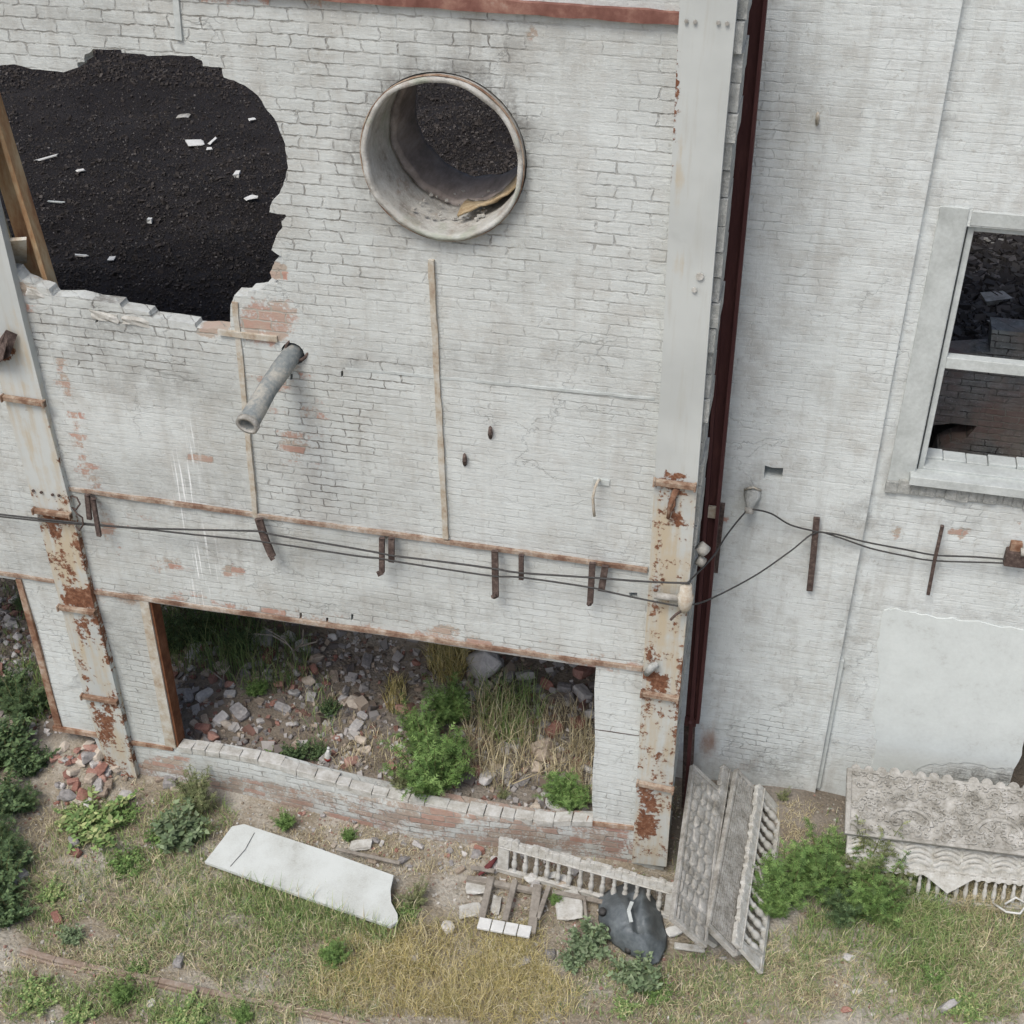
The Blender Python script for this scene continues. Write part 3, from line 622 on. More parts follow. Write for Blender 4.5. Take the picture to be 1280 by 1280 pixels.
dp = empty('drain_pipe', small, 'narrow broken drain pipe of grey cement jutting out below the big hole', 'pipe')
A = P(368,439,.25); B = P(366,441,0); C_ = P(334,487,-.42); D = P(309,531,-.80)
m = MB(); rr = [.083,.083,.088,.082,.086,.088,.09]; pts = [A, B, B.lerp(C_, .5), C_, C_.lerp(D, .35), C_.lerp(D, .7), D]; m.tube(pts, rr, 20, False)
o = link('pipe_body', m.mesh('pipe_body', True), simple('grey_cement_pipe', [(.3,(.08,.10,.11)),(.48,(.20,.22,.22)),(.6,(.36,.35,.31)),(.8,(.48,.47,.43))], 5, 6, .5, .008, .8, stretch=(1,1,1)), dp)
s_ = o.modifiers.new('solid', 'SOLIDIFY'); s_.thickness = .022; s_.offset = -1
m = MB(); m.tube([D-(D-C_).normalized()*.03, D+(D-C_).normalized()*.012], .098, 20, False); o = link('pipe_lip', m.mesh('pipe_lip', True), CONC, dp); s_ = o.modifiers.new('solid', 'SOLIDIFY'); s_.thickness = .03; s_.offset = -1
m = MB(); m.tube([P(372,436,.01), P(371,437,-.03)], [.115,.1], 16, False); o = link('collar', m.mesh('collar', True), IRON, dp); s_ = o.modifiers.new('solid', 'SOLIDIFY'); s_.thickness = .02

# loose bricks on the broken edge of the hole
def rough_block(seed, sx, sy_, sz, j=.16):
    r = random.Random(seed); bm = bmesh.new(); bmesh.ops.create_cube(bm, size=1)
    bmesh.ops.subdivide_edges(bm, edges=bm.edges, cuts=2, use_grid_fill=True)
    for v in bm.verts:
        c = v.co; rad = max(abs(c.x), abs(c.y), abs(c.z)); q = c.normalized()*.62
        v.co = c.lerp(q, .32)+Vector((r.uniform(-1,1), r.uniform(-1,1), r.uniform(-1,1)))*j*.4
        v.co = Vector((v.co.x*sx, v.co.y*sy_, v.co.z*sz))
    me = bpy.data.meshes.new('block'); bm.to_mesh(me); bm.free(); return me
def block(name, loc, size, mat, label, cat, rot=(0,0,0), group=None, seed=None, parent=None):
    me = rough_block(seed or random.randint(0, 9999), *size)
    o = bpy.data.objects.new(name, me); COL.objects.link(o); me.materials.append(mat); o.location = loc; o.rotation_euler = rot
    if parent: o.parent = parent; o.location = Vector(loc)-parent.location
    else: tag(o, label, cat, group)
    return o
c = P(173,395,.07); block('loose_brick', c+Vector((0,0,-.02)), (.25,.15,.085), CONCP, 'chipped pale brick lying loose on the lower edge of the big hole', 'brick', (0,.1,.1))
c = P(135,392,.07); block('loose_brick', c+Vector((0,0,0)), (.28,.14,.085), CONCP, 'pale brick still mortared on the broken sill left of the loose one', 'brick', (0,.08,0))
c = P(50,364,.07); block('loose_brick', c, (.2,.14,.1), CONCP, 'pink and white brick on the broken stump beside the left column', 'brick', (0,.1,.2))
c = P(36,355,.07); block('loose_brick', c, (.14,.13,.09), STONET, 'small tan brick topmost of the broken stump beside the left column', 'brick', (0,.1,.1))
for (x, y, s) in [(300,372,.2),(322,366,.16),(340,360,.16)]:
    pass

# ------------------------------------------------------------------ brackets, insulators and cables
def bracket(pts, w, Y, label, out=.10, d=.03, group='rusty cable brackets on the facade', foot=None, mat=IRON, name='cable_bracket'):
    a = P(*pts[0], Y); e = empty(name, a, label, 'bracket', None)
    m = MB()
    for p, q in zip(pts, pts[1:]): m.bar(P(*p, Y-out), P(*q, Y-out), w, d)
    o = link('arm', m.mesh('arm'), mat, e); bevel(o, .003)
    m = MB(); p0 = P(*pts[0], Y); m.bar(P(pts[0][0], pts[0][1], Y), P(pts[0][0], pts[0][1], Y-out-d), w*.9, .02, (0,0,-1)); link('stub', m.mesh('stub'), mat, e)
    if foot:
        m = MB(); m.bar(P(*pts[-1], Y-out), P(*foot, Y-out-.03), w*.8, d); link('hook', m.mesh('hook'), mat, e)
    return e
bracket([(110,617),(113,648)], .05, 0, 'short upright half of the twin iron bracket next to the left column')
bracket([(117,622),(121,645),(125,669)], .045, 0, 'longer slanting half of the twin iron bracket next to the left column', .14)
bracket([(324,647),(332,673),(341,694)], .075, 0, 'thick rusty iron bracket under the foot of the strip below the drain pipe', .12, foot=(336,697))
bracket([(478,671),(478,714)], .05, 0, 'iron bracket with a hooked foot, left of the pair near the middle of the beam', .12, foot=(471,717))
bracket([(490,671),(490,701)], .055, 0, 'short iron bracket, right of the pair near the middle of the beam', .10)
bracket([(619,687),(620,744)], .06, 0, 'long straight iron bracket right of the tan vertical strip', .12, foot=(616,743))
bracket([(652,692),(652,723)], .045, 0, 'short thin iron bracket just right of the long straight one', .09)
bracket([(741,702),(738,752)], .055, 0, 'long iron bracket nearest the right steel column', .12, foot=(734,753))
bracket([(757,706),(752,737)], .06, 0, 'short slanting iron bracket nearest the right steel column', .10)
bracket([(1021,646),(1017,690),(1012,737)], .06, 1.34, 'perforated rusty flat bar standing upright on the pale wall', .06)
bracket([(1178,656),(1168,700),(1160,742)], .032, 1.4, 'thin dark rod fixed upright under the window, carrying two cables', .08)
e = bracket([(902,628),(897,675),(893,714)], .07, 1.2, 'perforated rusty angle iron beside the dark red steel channel', .10)
for i in range(9):
    m = MB(); m.box(P(899-i*1.1, 636+i*8.4, 1.07), (.03,.02,.035)); link('perforation', m.mesh('perforation'), CABLE, e)
e = empty('junction_box', P(1268,695,1.4), 'small rusty square junction box at the right end of the cables', 'box')
m = MB(); m.box(P(1270,697,1.32), (.20,.1,.17)); o = link('case', m.mesh('case'), IRON, e); bevel(o, .01)
m = MB(); m.box(P(1270,683,1.33), (.10,.07,.09)); o = link('neck', m.mesh('neck'), RUST, e)
m = MB(); m.tube([P(1276,690,1.26), P(1284,690,1.26)], .04, 10); link('insulator', m.mesh('insulator', True), CONCP, e)

def coil(pts, r, name, label, cat, mat=IRON):
    m = MB(); m.tube([P(*p) for p in pts], r, 6); tag(link(name, m.mesh(name, True), mat), label, cat)
coil([(90,620,-.1),(96,622,-.16),(100,630,-.18),(95,637,-.16),(90,634,-.14),(96,642,-.16),(103,647,-.18),(104,656,-.16),(99,663,-.14),(95,658,-.12)], .009, 'wire_loop', 'curly loop of thin wire hanging beside the left column', 'wire')
coil([(749,600,-.02),(748,601,-.10),(744,609,-.13),(741,622,-.14),(742,636,-.13),(743,645,-.12)], .013, 'wall_hook', 'bent grey hook drooping from a patch in the painted wall', 'hook', RUSTP)
m = MB(); m.box(P(752,602,-.004), (.14,.03,.05)); tag(link('hook_plate', m.mesh('hook_plate'), PLAST), 'small plastered plate the bent grey hook hangs from', 'plate')
for (x, y, l) in [(613,543,'upper of two little dark pegs sticking out of the smooth wall'), (581,577,'lower of two little dark pegs sticking out of the smooth wall')]:
    m = MB(); m.tube([P(x,y,.0), P(x,y,-.05)], [.022,.018], 8); o = link('wall_peg', m.mesh('wall_peg', True), IRON); tag(o, l, 'peg')
    for v in o.data.vertices: v.co.z = P(x,y).z+(v.co.z-P(x,y).z)*2.4
m = MB(); m.tube([P(1022,151,1.36), P(1021,151,1.26)], [.02,.014], 8); o = link('wall_peg', m.mesh('wall_peg', True), RUSTP); tag(o, 'single grey peg high on the pale right wall', 'peg')
for v in o.data.vertices: v.co.z = P(1022,151,1.34).z+(v.co.z-P(1022,151,1.34).z)*2.6

# pipe sleeve on the right column and insulator on the right wall
e = empty('sleeve_insulator', P(850,748,-.1), 'stubby pipe and ribbed sleeve bolted across the right steel column', 'insulator')
m = MB(); m.tube([P(818,744,-.14), P(848,748,-.14)], .032, 12); link('tube', m.mesh('tube', True), CONC, e)
m = MB(); m.tube([P(858,731,-.14), P(857,744,-.14), P(857,745,-.14), P(856,758,-.14), P(855,763,-.14)], [.05,.06,.072,.06,.035], 14); link('sleeve', m.mesh('sleeve', True), RUSTP, e)
m = MB(); m.tube([P(855,762,-.14), P(845,768,-.18), P(838,775,-.2)], .012, 6); link('hook', m.mesh('hook', True), IRON, e)
e = empty('clamp_insulator', P(876,690,.3), 'pale double clamp on the edge of the wall above the ribbed sleeve', 'insulator')
m = MB(); m.tube([P(874,682,.1), P(882,690,.1)], [.05,.06], 10); m.tube([P(872,699,.1), P(880,704,.1)], [.05,.045], 10); link('clamp', m.mesh('clamp', True), CONC, e)
e = empty('wall_insulator', P(938,625,1.34), 'cone shaped grey insulator on the right wall with a cable tied round it', 'insulator')
m = MB(); m.tube([P(941,615,1.36), P(940,622,1.28), P(938,630,1.22), P(936,638,1.18)], [.09,.075,.045,.03], 12); link('cone', m.mesh('cone', True), ROUGHC, e)
m = MB(); m.tube([P(937,634,1.2), P(936,642,1.17)], [.045,.045], 10); link('cap', m.mesh('cap', True), CONC, e)
m = MB(); m.tube([P(931,612,1.33), P(941,609,1.27), P(951,613,1.33)], .012, 6); link('loop', m.mesh('loop', True), RUSTP, e)
def cable(pts, label, r=.0085):
    sm = []
    V3 = [P(*p) for p in pts]
    for i in range(len(V3)-1):
        p0 = V3[max(i-1,0)]; p1 = V3[i]; p2 = V3[i+1]; p3 = V3[min(i+2,len(V3)-1)]
        for k in range(6):
            t = k/6; sm.append(.5*((2*p1)+(p2-p0)*t+(2*p0-5*p1+4*p2-p3)*t*t+(3*p1-p0-3*p2+p3)*t**3))
    sm.append(V3[-1]); m = MB(); m.tube(sm, r, 6); tag(link('cable', m.mesh('cable', True), CABLE), label, 'cable')
W_ = -.15
cable([(-60,636,W_),(0,643,W_),(93,653,W_),(165,659.5,W_),(240,662,W_),(323,664,W_),(340,668,W_),(440,685,W_),(478,692,W_),(494,695,W_),(560,703,W_),(619,711,W_),(650,716,W_),(740,722,W_),(808,727,W_),(862,729,W_)], 'upper of the two black cables sagging across the left facade', .0095)
cable([(-60,639,W_),(60,652,W_),(165,660,W_),(240,668,W_),(327,677,W_),(440,694,W_),(475,698,W_),(496,702,W_),(560,712,W_),(616,720,W_),(654,722,W_),(736,734,W_),(757,739,W_),(808,750,W_),(850,758,W_)], 'lower of the two black cables sagging across the left facade')
cable([(860,728,W_),(891,696,.5),(909,668,.9),(934,638,1.17),(943,637,1.17),(964,642,1.22),(988,656,1.24),(1019,664,1.25),(1046,668,1.26),(1080,677,1.26),(1132,687,1.28),(1170,694,1.3),(1218,696,1.3),(1256,699,1.3),(1310,704,1.3)], 'upper cable looping over the cone insulator along the pale right wall')
cable([(856,757,W_),(885,750,.3),(943,720,.8),(988,689,1.1),(1019,666,1.25),(1046,671,1.26),(1087,685,1.26),(1132,695,1.28),(1170,701,1.3),(1256,704,1.3),(1310,709,1.3)], 'lower cable rising from the column to the upright flat bar and along the right wall')

# ------------------------------------------------------------------ steel channel in the gap
ch = empty('steel_channel', (-.4, .9, 0), 'tall dark red steel channel standing in the gap between both buildings', 'column')
flat('web', [(931,-40),(961,-40),(871,905),(856,905)], .84, .015, REDST, ch)
flat('flange', [(928,-40),(932,-40),(857,1040),(852,1040)], .76, .10, REDST, ch)
flat('flange', [(958,-40),(963,-40),(874,905),(870,905)], .76, .10, REDST, ch)
flat('web', [(855,905),(869,905),(862,1060),(850,1060)], .9, .015, IRON, ch)
m = MB(); m.box(P(892,640,.8), (.1,.03,.12)); link('splice_plate', m.mesh('splice_plate'), RUSTP, ch)
m = MB(); m.box(P(863,902,.8), (.12,.03,.1)); m.tube([P(863,903,.79), P(863,903,.74)], .02, 8); link('splice_plate', m.mesh('splice_plate'), REDST, ch)

# ------------------------------------------------------------------ right building
rb = empty('neighbour_building', (2.5, 1.6, 0), 'whitewashed neighbouring building with a large empty window at the right', 'building')
YR = 1.4
x0 = P(1211,0,YR).x
WX0, WX1 = P(1210,283,YR).x, 4.2
wt, wb = P(1210,283,YR).z, P(1148,595,YR).z
door = [(P(1262,980,YR).x, -.3), (P(1262,980,YR).x, 1.9), (5.0, 1.9), (5.0, -.3)]
sheet('wall', [(.90,-.3),(7,-.3),(7,9.7),(.90,9.7)], [[(WX0-.01,wt),(WX0-.01,wb),(WX1,wb),(WX1,wt)], door], YR, .45, .08, WALL2, right_masks, rb)
hs = P(967,592,YR-.07)
sheet('pilaster', [(-.72,-.3),(.955,-.3),(.955,9.7),(-.72,9.7)], [[(hs.x-.085,hs.z-.075),(hs.x+.085,hs.z-.06),(hs.x+.08,hs.z+.07),(hs.x-.02,hs.z+.06),(hs.x-.09,hs.z+.075)]], YR-.065, .5, .08, WALL2, right_masks, rb, lambda x, z: np.array([mn.noise(Vector((a*.7, b*.7, 8)))*.02 for a, b in zip(x, z)]))
sheet('plaster_layer', pw(jag([(1104,764),(1118,760),(1150,768),(1210,776),(1290,788),(1290,905),(1268,960),(1258,962),(1215,953),(1160,955),(1120,975),(1088,985),(1095,930),(1091,900),(1099,860),(1096,810)], 2.2, 6), YR), [], YR-.009, .012, .1, simple('smooth_white_plaster', [(.28,(.50,.52,.50)),(.42,(.61,.65,.635)),(.6,(.655,.70,.685)),(.8,(.69,.73,.715))], 3, 8, .5, .012, .9, bs=24), lambda x, y: (np.zeros((len(x),3)),)*3, rb)
# pilaster strip with a ledge below the window
w = empty('window', (WX0, YR, wb)); w.parent = rb; w.matrix_parent_inverse = Matrix.Translation(-rb.location)
w.location = (WX0, YR, wb)
def wpart(name, boxes, mat, bev=.004):
    m = MB()
    for c, s in boxes: m.box(c, s)
    o = bpy.data.objects.new(name, m.mesh(name)); COL.objects.link(o); o.data.materials.append(mat); o.parent = w
    o.matrix_parent_inverse = Matrix.Translation(-Vector((WX0, YR, wb))); bevel(o, bev); return o
zc = (wt+wb)/2; hh = wt-wb; wc = (WX0+WX1)/2; ww = WX1-WX0
wpart('frame', [((WX0+.035, YR+.10, zc), (.05,.09,hh)), ((WX1-.035, YR+.10, zc), (.05,.09,hh)), ((wc, YR+.10, wt-.03), (ww-.12,.09,.06))], PLAST)
wpart('surround', [((WX0-.13, YR+.0, zc+.03), (.23,.03,hh+.25)), ((wc+.02, YR+.006, wt+.072), (ww+.02,.03,.12))], PLAST)
tz = P(1178,450,YR+.1).z
wpart('transom', [((wc, YR+.10, tz), (ww-.12,.10,.105))], PLAST)
wpart('sill', [((wc, YR-.03, wb+.005), (ww+.12,.16,.09)), ((wc, YR+.12, wb+.05), (ww-.1,.16,.05))], PLAST)
mb = MB(); xx = WX0-.25
while xx < 5:
    l = random.uniform(.05,.12); mb.box((xx+l/2, YR-.005+random.uniform(-.012,.012), wb-.13+random.uniform(-.012,.012)), (l+.004,.05+random.uniform(0,.02),.13+random.uniform(-.03,.03))); xx += l
o = bpy.data.objects.new('ledge', mb.mesh('ledge')); COL.objects.link(o); o.data.materials.append(ROUGHC); o.parent = w; o.matrix_parent_inverse = Matrix.Translation(-Vector((WX0, YR, wb))); bevel(o, .012, 2)
mb = MB(); xx = WX0+.05
while xx < WX1-.1:
    l = random.uniform(.12,.27); mb.box((xx+l/2, YR+.28, wb+.06+random.uniform(-.012,.02)), (l-.004,.16,.07)); xx += l
o = bpy.data.objects.new('inner_sill_brick', mb.mesh('inner_sill_brick')); COL.objects.link(o); o.data.materials.append(PLAST); o.parent = w; o.matrix_parent_inverse = Matrix.Translation(-Vector((WX0, YR, wb))); bevel(o, .01, 2)
# moulding down the foot of the pilaster and its footing
m = MB(); a, b = P(1066,830,YR-.06), P(1040,990,YR-.06)
m.box((.975, YR-.01, (a.z+b.z)/2), (.05,.06,a.z-b.z))
link('corner_moulding', m.mesh('corner_moulding'), PLAST, rb)
m = MB(); m.box((.75, YR-.22, .04), (.62,.34,.16)); o = link('footing', m.mesh('footing'), CONCP, rb); bevel(o, .015, 2)
# interior: partition with a hole, brick darkened for shade, upper floor, added roof
YI = 3.5
def iz(x, y): q = P(x, y, YI); return (q.x, q.z)
part = [(-.5,.0),(9,.0),(9,iz(1240,412)[1]),(iz(1240,412)[0], iz(1240,412)[1]),iz(1237,440),iz(1180,443),iz(1130,440),(-.5, iz(1130,440)[1])]
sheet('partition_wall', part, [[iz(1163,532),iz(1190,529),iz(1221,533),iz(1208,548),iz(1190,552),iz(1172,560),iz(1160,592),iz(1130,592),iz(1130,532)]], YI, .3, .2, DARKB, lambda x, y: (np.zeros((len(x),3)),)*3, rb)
m = MB(); m.box((1.5, 2.6, 2.6), (.12, 1.7, .25)); 
slab('floor', -.6, 12, 3.81, 26, 4.05, .25, SLAG, rb, .12, .3)
slab('shade_roof', -.6, 12, 1.85, 4.5, 9.75, .25, PLAST, rb)  # unseen strip added to darken the rooms behind the window
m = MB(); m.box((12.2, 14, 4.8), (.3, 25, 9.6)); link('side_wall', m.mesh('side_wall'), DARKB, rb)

# ------------------------------------------------------------------ ground
def sst(v, a, b):
    t = max(0., min(1., (v-a)/(b-a))); return t*t*(3-2*t)
def gz(x, y):
    n = mn.fractal(Vector((x*.9, y*.9, .3)), 1., 2., 4)*.035
    z = n
    k = sst(y, .0, .14)*sst(-x, .62, .80)
    if k > 0: z = n+k*(n+.36*(.25+.75*sst(x, -7.0, -6.3))+.09*mn.noise(Vector((x*.7, y*.7, 5)))+min(.25, max(0, (y-.6)*.08)))
    z += .30*math.exp(-((x+7.15)/.45)**2-((y-.05)/.40)**2)
    if x > -.3: z += .05*max(0, min(1, (y-.3)))
    z += .12*math.exp(-((x-.8)/.5)**2-((y-1.1)/.4)**2)
    return z
xs = np.concatenate([[-300,-120,-60,-30,-18,-13], np.arange(-11,5.01,.08), [7,10,16,30,60,120,300]])
ys = np.concatenate([[-300,-120,-60,-30,-15,-8], np.arange(-4.6,5.41,.08), [7,10,16,30,60,120,300]])
vs = [(x, y, gz(x, y) if -12 < x < 6 and -7 < y < 6 else 0.) for y in ys for x in xs]; nx = len(xs)
fs = [(j*nx+i, j*nx+i+1, (j+1)*nx+i+1, (j+1)*nx+i) for j in range(len(ys)-1) for i in range(nx-1)]
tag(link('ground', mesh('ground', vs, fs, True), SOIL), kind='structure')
def gp(px, py, dz=0.):
    z = 0.
    for _ in range(8): q = G(px, py, z+dz); z = z*.4+gz(q.x, q.y)*.6
    return Vector((q.x, q.y, gz(q.x, q.y)))

# ------------------------------------------------------------------ rubble
def rock_mesh(seed, flatness=.7, n=14):
    r = random.Random(seed); bm = bmesh.new()
    for k in range(n):
        v = Vector((r.gauss(0,1), r.gauss(0,1), r.gauss(0,1))).normalized()*r.uniform(.42,.56); bm.verts.new((v.x*r.uniform(.85,1.1), v.y, v.z*flatness))
    bmesh.ops.convex_hull(bm, input=bm.verts); bmesh.ops.delete(bm, geom=[v for v in bm.verts if not v.link_faces], context='VERTS')
    bmesh.ops.bevel(bm, geom=list(bm.edges), offset=.03, segments=1, affect='EDGES')
    me = bpy.data.meshes.new('rock'); bm.to_mesh(me); bm.free(); return me
def box_rock(seed):
    return rough_block(seed, .95, .62, .5, .1)
PROT = {}
for key, mat in (('grey',STONE), ('tan',STONET), ('red',STONER)):
    PROT[key] = [rock_mesh(i*7+len(key), .7) for i in range(6)]+[box_rock(i+40) for i in range(3)]
    for me in PROT[key]: me.materials.append(mat)
def rock(px, py, s, key, label, group=None, name='broken_stone', k=None, cat='stone', sink=.25, at=None):
    me = PROT[key][random.randrange(9) if k is None else k]
    o = bpy.data.objects.new(name, me); COL.objects.link(o); q = gp(px, py) if at is None else at
    o.location = q+Vector((0,0,s*.35-s*sink*.6)); o.scale = (s*random.uniform(.9,1.2), s*random.uniform(.8,1.1), s*random.uniform(.75,1.05))
    o.rotation_euler = (random.uniform(-.4,.4), random.uniform(-.4,.4), random.uniform(0,6.28)); return tag(o, label, cat, group)
# special ones, each told apart
rock(277,902,.19,'grey','square grey stone block near the left end of the long opening', k=7)
rock(256,872,.19,'grey','squarish dark grey block, right of the two behind the square stone', k=6)
rock(236,872,.17,'grey','squarish dark grey block, left of the two behind the square stone', k=8)
rock(245,909,.13,'tan','small yellowish block left of the square grey stone', k=7)
rock(388,870,.13,'grey','white angular stone in front of the dark weeds in the opening', k=1)
rock(508,888,.30,'red','round lump of red brickwork left of the bright green plant', k=2, cat='rubble')
rock(607,838,.55,'grey','biggest grey concrete lump at the back of the opening, under the lintel', k=0, sink=.1)
rock(655,850,.30,'grey','upright grey slab right of the biggest concrete lump', k=3, sink=.0)
rock(680,942,.30,'tan','flat pointed grey brown slab between dry grass and the right pier', k=1)
rock(607,975,.26,'grey','flat pale slab right of the bright green plant', k=4)
rock(632,968,.24,'grey','greyish slab behind the little weed near the sill', k=5)
rock(700,1005,.36,'grey','low grey slab touching the sill beside the green weed', k=2, sink=.5)
rock(705,862,.16,'grey','cube shaped pale stone among the reddish rubble at the right', k=7)
rock(683,858,.20,'red','reddish stone left of the cube shaped pale one', k=1)
rock(730,842,.26,'red','long broken red brick leaning near the right pier', k=6, name='broken_brick', cat='brick')
rock(418,848,.14,'tan','pale yellowish cube of stone right of the weeds', k=8)
rock(434,865,.15,'grey','round pale stone right of the yellowish cube', k=3)
rock(430,875,.17,'grey','upright white chip beside the green weed in the opening', k=0)
rock(413,896,.14,'grey','white rounded stone below the green weed in the opening', k=5)
rock(378,930,.2,'grey','pale flat stone behind the low green weed near the sill', k=1)
rock(272,935,.15,'grey','white stone standing against the sill at the left', k=2)
rock(288,858,.14,'red','dark red brick piece behind the grey blocks', k=3, name='broken_brick', cat='brick')
rock(408,856,.13,'red','small red brick piece left of the pale yellowish cube', k=4, name='broken_brick', cat='brick')
rock(28,890,.2,'grey','long pale grey stone at the left edge beside the jamb', k=6)
rock(20,905,.19,'tan','round tan stone in the weeds at the left edge', k=2)
lab = {'grey': 'grey broken stone lying in the rubble inside the long opening', 'tan': 'tan broken stone lying in the rubble inside the long opening', 'red': 'red brick fragment lying in the rubble inside the long opening'}
cnt = 0
while cnt < 175:
    px = random.uniform(195, 742); py = random.uniform(790, 1010)
    if py > sy(px)-14 or py < 760+(px-183)*.13+10: continue
    if 490 < px < 590 and py > 890: continue
    key = random.choices(['grey','tan','red'], [5,3,1])[0]
    if px > 650 and py < 920: key = random.choices(['grey','red'], [1,1.6])[0]
    rock(px, py, random.choice([.07,.09,.1,.12,.14,.18,.22]), key, lab[key], 'broken stones inside the long opening' if key == 'grey' else ('tan stones inside the long opening' if key == 'tan' else 'brick fragments inside the long opening')); cnt += 1
for k in range(40):
    px = random.uniform(-5, 42); py = random.uniform(745, 860)
    if px > 14+(py-725)*.27: continue
    rock(px, py, random.choice([.08,.1,.13,.15]), 'grey', 'grey broken stone heaped inside the left edge opening', 'grey stones heaped inside the left opening')
for k in range(70):
    px = random.uniform(66, 165); py = random.uniform(930, 1005)
    key = random.choices(['red','tan','grey'], [3,2,1.5])[0]
    rock(px, py, random.choice([.08,.11,.14,.2]), key, {'red':'broken red brick','tan':'tan broken brick','grey':'grey lump of mortar'}[key]+' in the rubble heap at the foot of the left column', {'red':'red','tan':'tan','grey':'grey'}[key]+' pieces in the heap under the left column', 'broken_brick', cat='brick')
rock(115,955,.3,'grey','large pale mortar slab on the rubble heap at the left column', k=1)
rock(88,998,.24,'grey','flat white slab on the ground left of the green weeds', k=4)
rock(113,1005,.15,'grey','slim white chip at the edge of the green weed patch', k=6)
rock(93,1056,.18,'grey','white chip on top of a red brick in the grass', k=6)
rock(95,1068,.13,'red','red brick piece under the white chip in the grass', k=7, name='broken_brick', cat='brick')
rock(72,1150,.15,'red','half red half white brick lying on bare soil at the left', k=7, name='broken_brick', cat='brick')
rock(100,1125,.12,'grey','whitish stone standing in the bare soil at the left', k=3)
rock(224,1203,.14,'grey','single white chip in the dry grass above the kerb', k=6)
rock(190,1255,.1,'grey','white pebble in the grass below the kerb', k=2)
rock(25,1098,.16,'grey','square pale stone in the dark weeds at the left edge', k=7)
rock(10,1098,.13,'tan','rounded pale stone left of the square one at the left edge', k=0)
rock(517,1200,.13,'grey','white crumpled lump in the golden grass', k=4)
rock(560,1162,.18,'grey','flat grey stone in front of the tiled wooden frame', k=2)
rock(652,1206,.22,'grey','brownish grey boulder at the right end of the golden grass', k=5)
rock(683,1192,.2,'grey','grey stone between golden grass and green weed', k=1)
rock(1180,1260,.22,'grey','white topped round stone in the lower right grass', k=3)
rock(1058,1265,.11,'red','small rust red stone in the lower right grass', k=2)
rock(1061,1200,.14,'grey','pale chip in the bare patch at the lower right', k=5)
rock(1071,1240,.10,'grey','tiny grey pebble low in the bare patch at the right', k=4)
rock(903,1198,.09,'grey','round white stone at the foot of the leaning fence panels', k=3)
rock(785,1190,.14,'grey','white stone touching the black rubber sheet', k=2)
rock(490,1010,.1,'grey','little grey stone at the foot of the low wall', k=2)
for k in range(70):
    px = random.uniform(370, 760); py = sy(min(px, 735))+random.uniform(36, 95)
    key = random.choices(['grey','tan','red'], [4,3,1])[0]
    rock(px, py, random.choice([.06,.07,.09,.11,.15]), key, {'grey':'grey stone','tan':'tan stone','red':'red brick chip'}[key]+' strewn on the ground along the low wall', {'grey':'grey stones','tan':'tan stones','red':'red chips'}[key]+' along the low wall')

def gravel(name, pts, smin, smax, cols, label, cat):
    n = len(pts); P0 = np.array(pts); slg = 'slag' in name; cube = np.array([[-1,-1,-1],[1,-1,-1],[1,1,-1],[-1,1,-1],[-1,-1,1],[1,-1,1],[1,1,1],[-1,1,1]])*.5
    s = rng.uniform(smin, smax, (n,1,1))*rng.uniform(.5, 1.2, (n,1,3)); V = cube[None]*s+rng.uniform(-.2,.2,(n,8,3))*s
    a = rng.uniform(0, 6.28, n); b = rng.uniform(-.7,.7, n); ca, sa, cb, sb = np.cos(a), np.sin(a), np.cos(b), np.sin(b)
    Rz = np.zeros((n,3,3)); Rz[:,0,0]=ca; Rz[:,0,1]=-sa; Rz[:,1,0]=sa; Rz[:,1,1]=ca; Rz[:,2,2]=1
    Rx = np.zeros((n,3,3)); Rx[:,0,0]=1; Rx[:,1,1]=cb; Rx[:,1,2]=-sb; Rx[:,2,1]=sb; Rx[:,2,2]=cb
    V = np.einsum('nij,nkj->nki', Rz@Rx, V)+P0[:,None,:]
    q = [(3,2,1,0),(4,5,6,7),(0,1,5,4),(1,2,6,5),(2,3,7,6),(3,0,4,7)]; fs = [tuple(i*8+j for j in f) for i in range(n) for f in q]
    C = np.array(cols)[rng.integers(0, len(cols), n)]*rng.uniform(.75,1.2,(n,1)); C = np.repeat(C, 8, 0)
    return tag(link(name, mesh(name, V.reshape(-1,3), fs, False, {'m1': C}), GRAV), label, cat, kind='stuff')
t = T('gravel_mix'); GRAV = t.fin(t.mix(t.m_('MULTIPLY', t.noise(t.pos(), 40, 4), .6), t.attr('m1'), t.mix(.7, t.attr('m1'), (.12,.11,.10))), t.noise(t.pos(), 60, 3), .4, .005, .95)
GR = [(.30,.285,.275),(.42,.40,.385),(.20,.175,.16),(.40,.33,.26),(.17,.13,.10),(.52,.50,.475),(.26,.14,.11)]
pts = []
while len(pts) < 9000:
    x = random.uniform(-9.8, -.8); y = random.uniform(.2, 5.3)
    if random.random() < .35+.6*mn.noise(Vector((x*1.2, y*1.2, 0)))+.3: pts.append((x, y, gz(x,y)+.004))
gravel('rubble', pts, .02, .06, GR, 'fine rubble and crushed stone covering the ground behind the openings', 'rubble')
pts = []
while len(pts) < 650:
    x = random.uniform(-9.8, -1.); y = random.uniform(.3, 4.6); pts.append((x, y, gz(x,y)+.015))
gravel('rubble', pts, .05, .12, GR, 'fist sized rubble spread thickly over the ground behind the openings', 'rubble')
pts = []
while len(pts) < 8000:
    x = random.uniform(-8.5, 4); y = random.uniform(-3.6, 1.3)
    d = .25+.8*mn.noise(Vector((x*.9, y*.9, 7)))+(.5 if -4.5 < x < -.4 and -1 < y < -.05 else 0)
    if y > -.02 and x < -.6: continue
    if random.random() < d*1.3: pts.append((x, y, gz(x,y)+.002))
gravel('gravel', pts, .008, .03, [(.48,.46,.41),(.60,.58,.54),(.34,.28,.21),(.44,.38,.31),(.32,.19,.15)], 'fine gravel scattered between the grass in front of the walls', 'gravel')
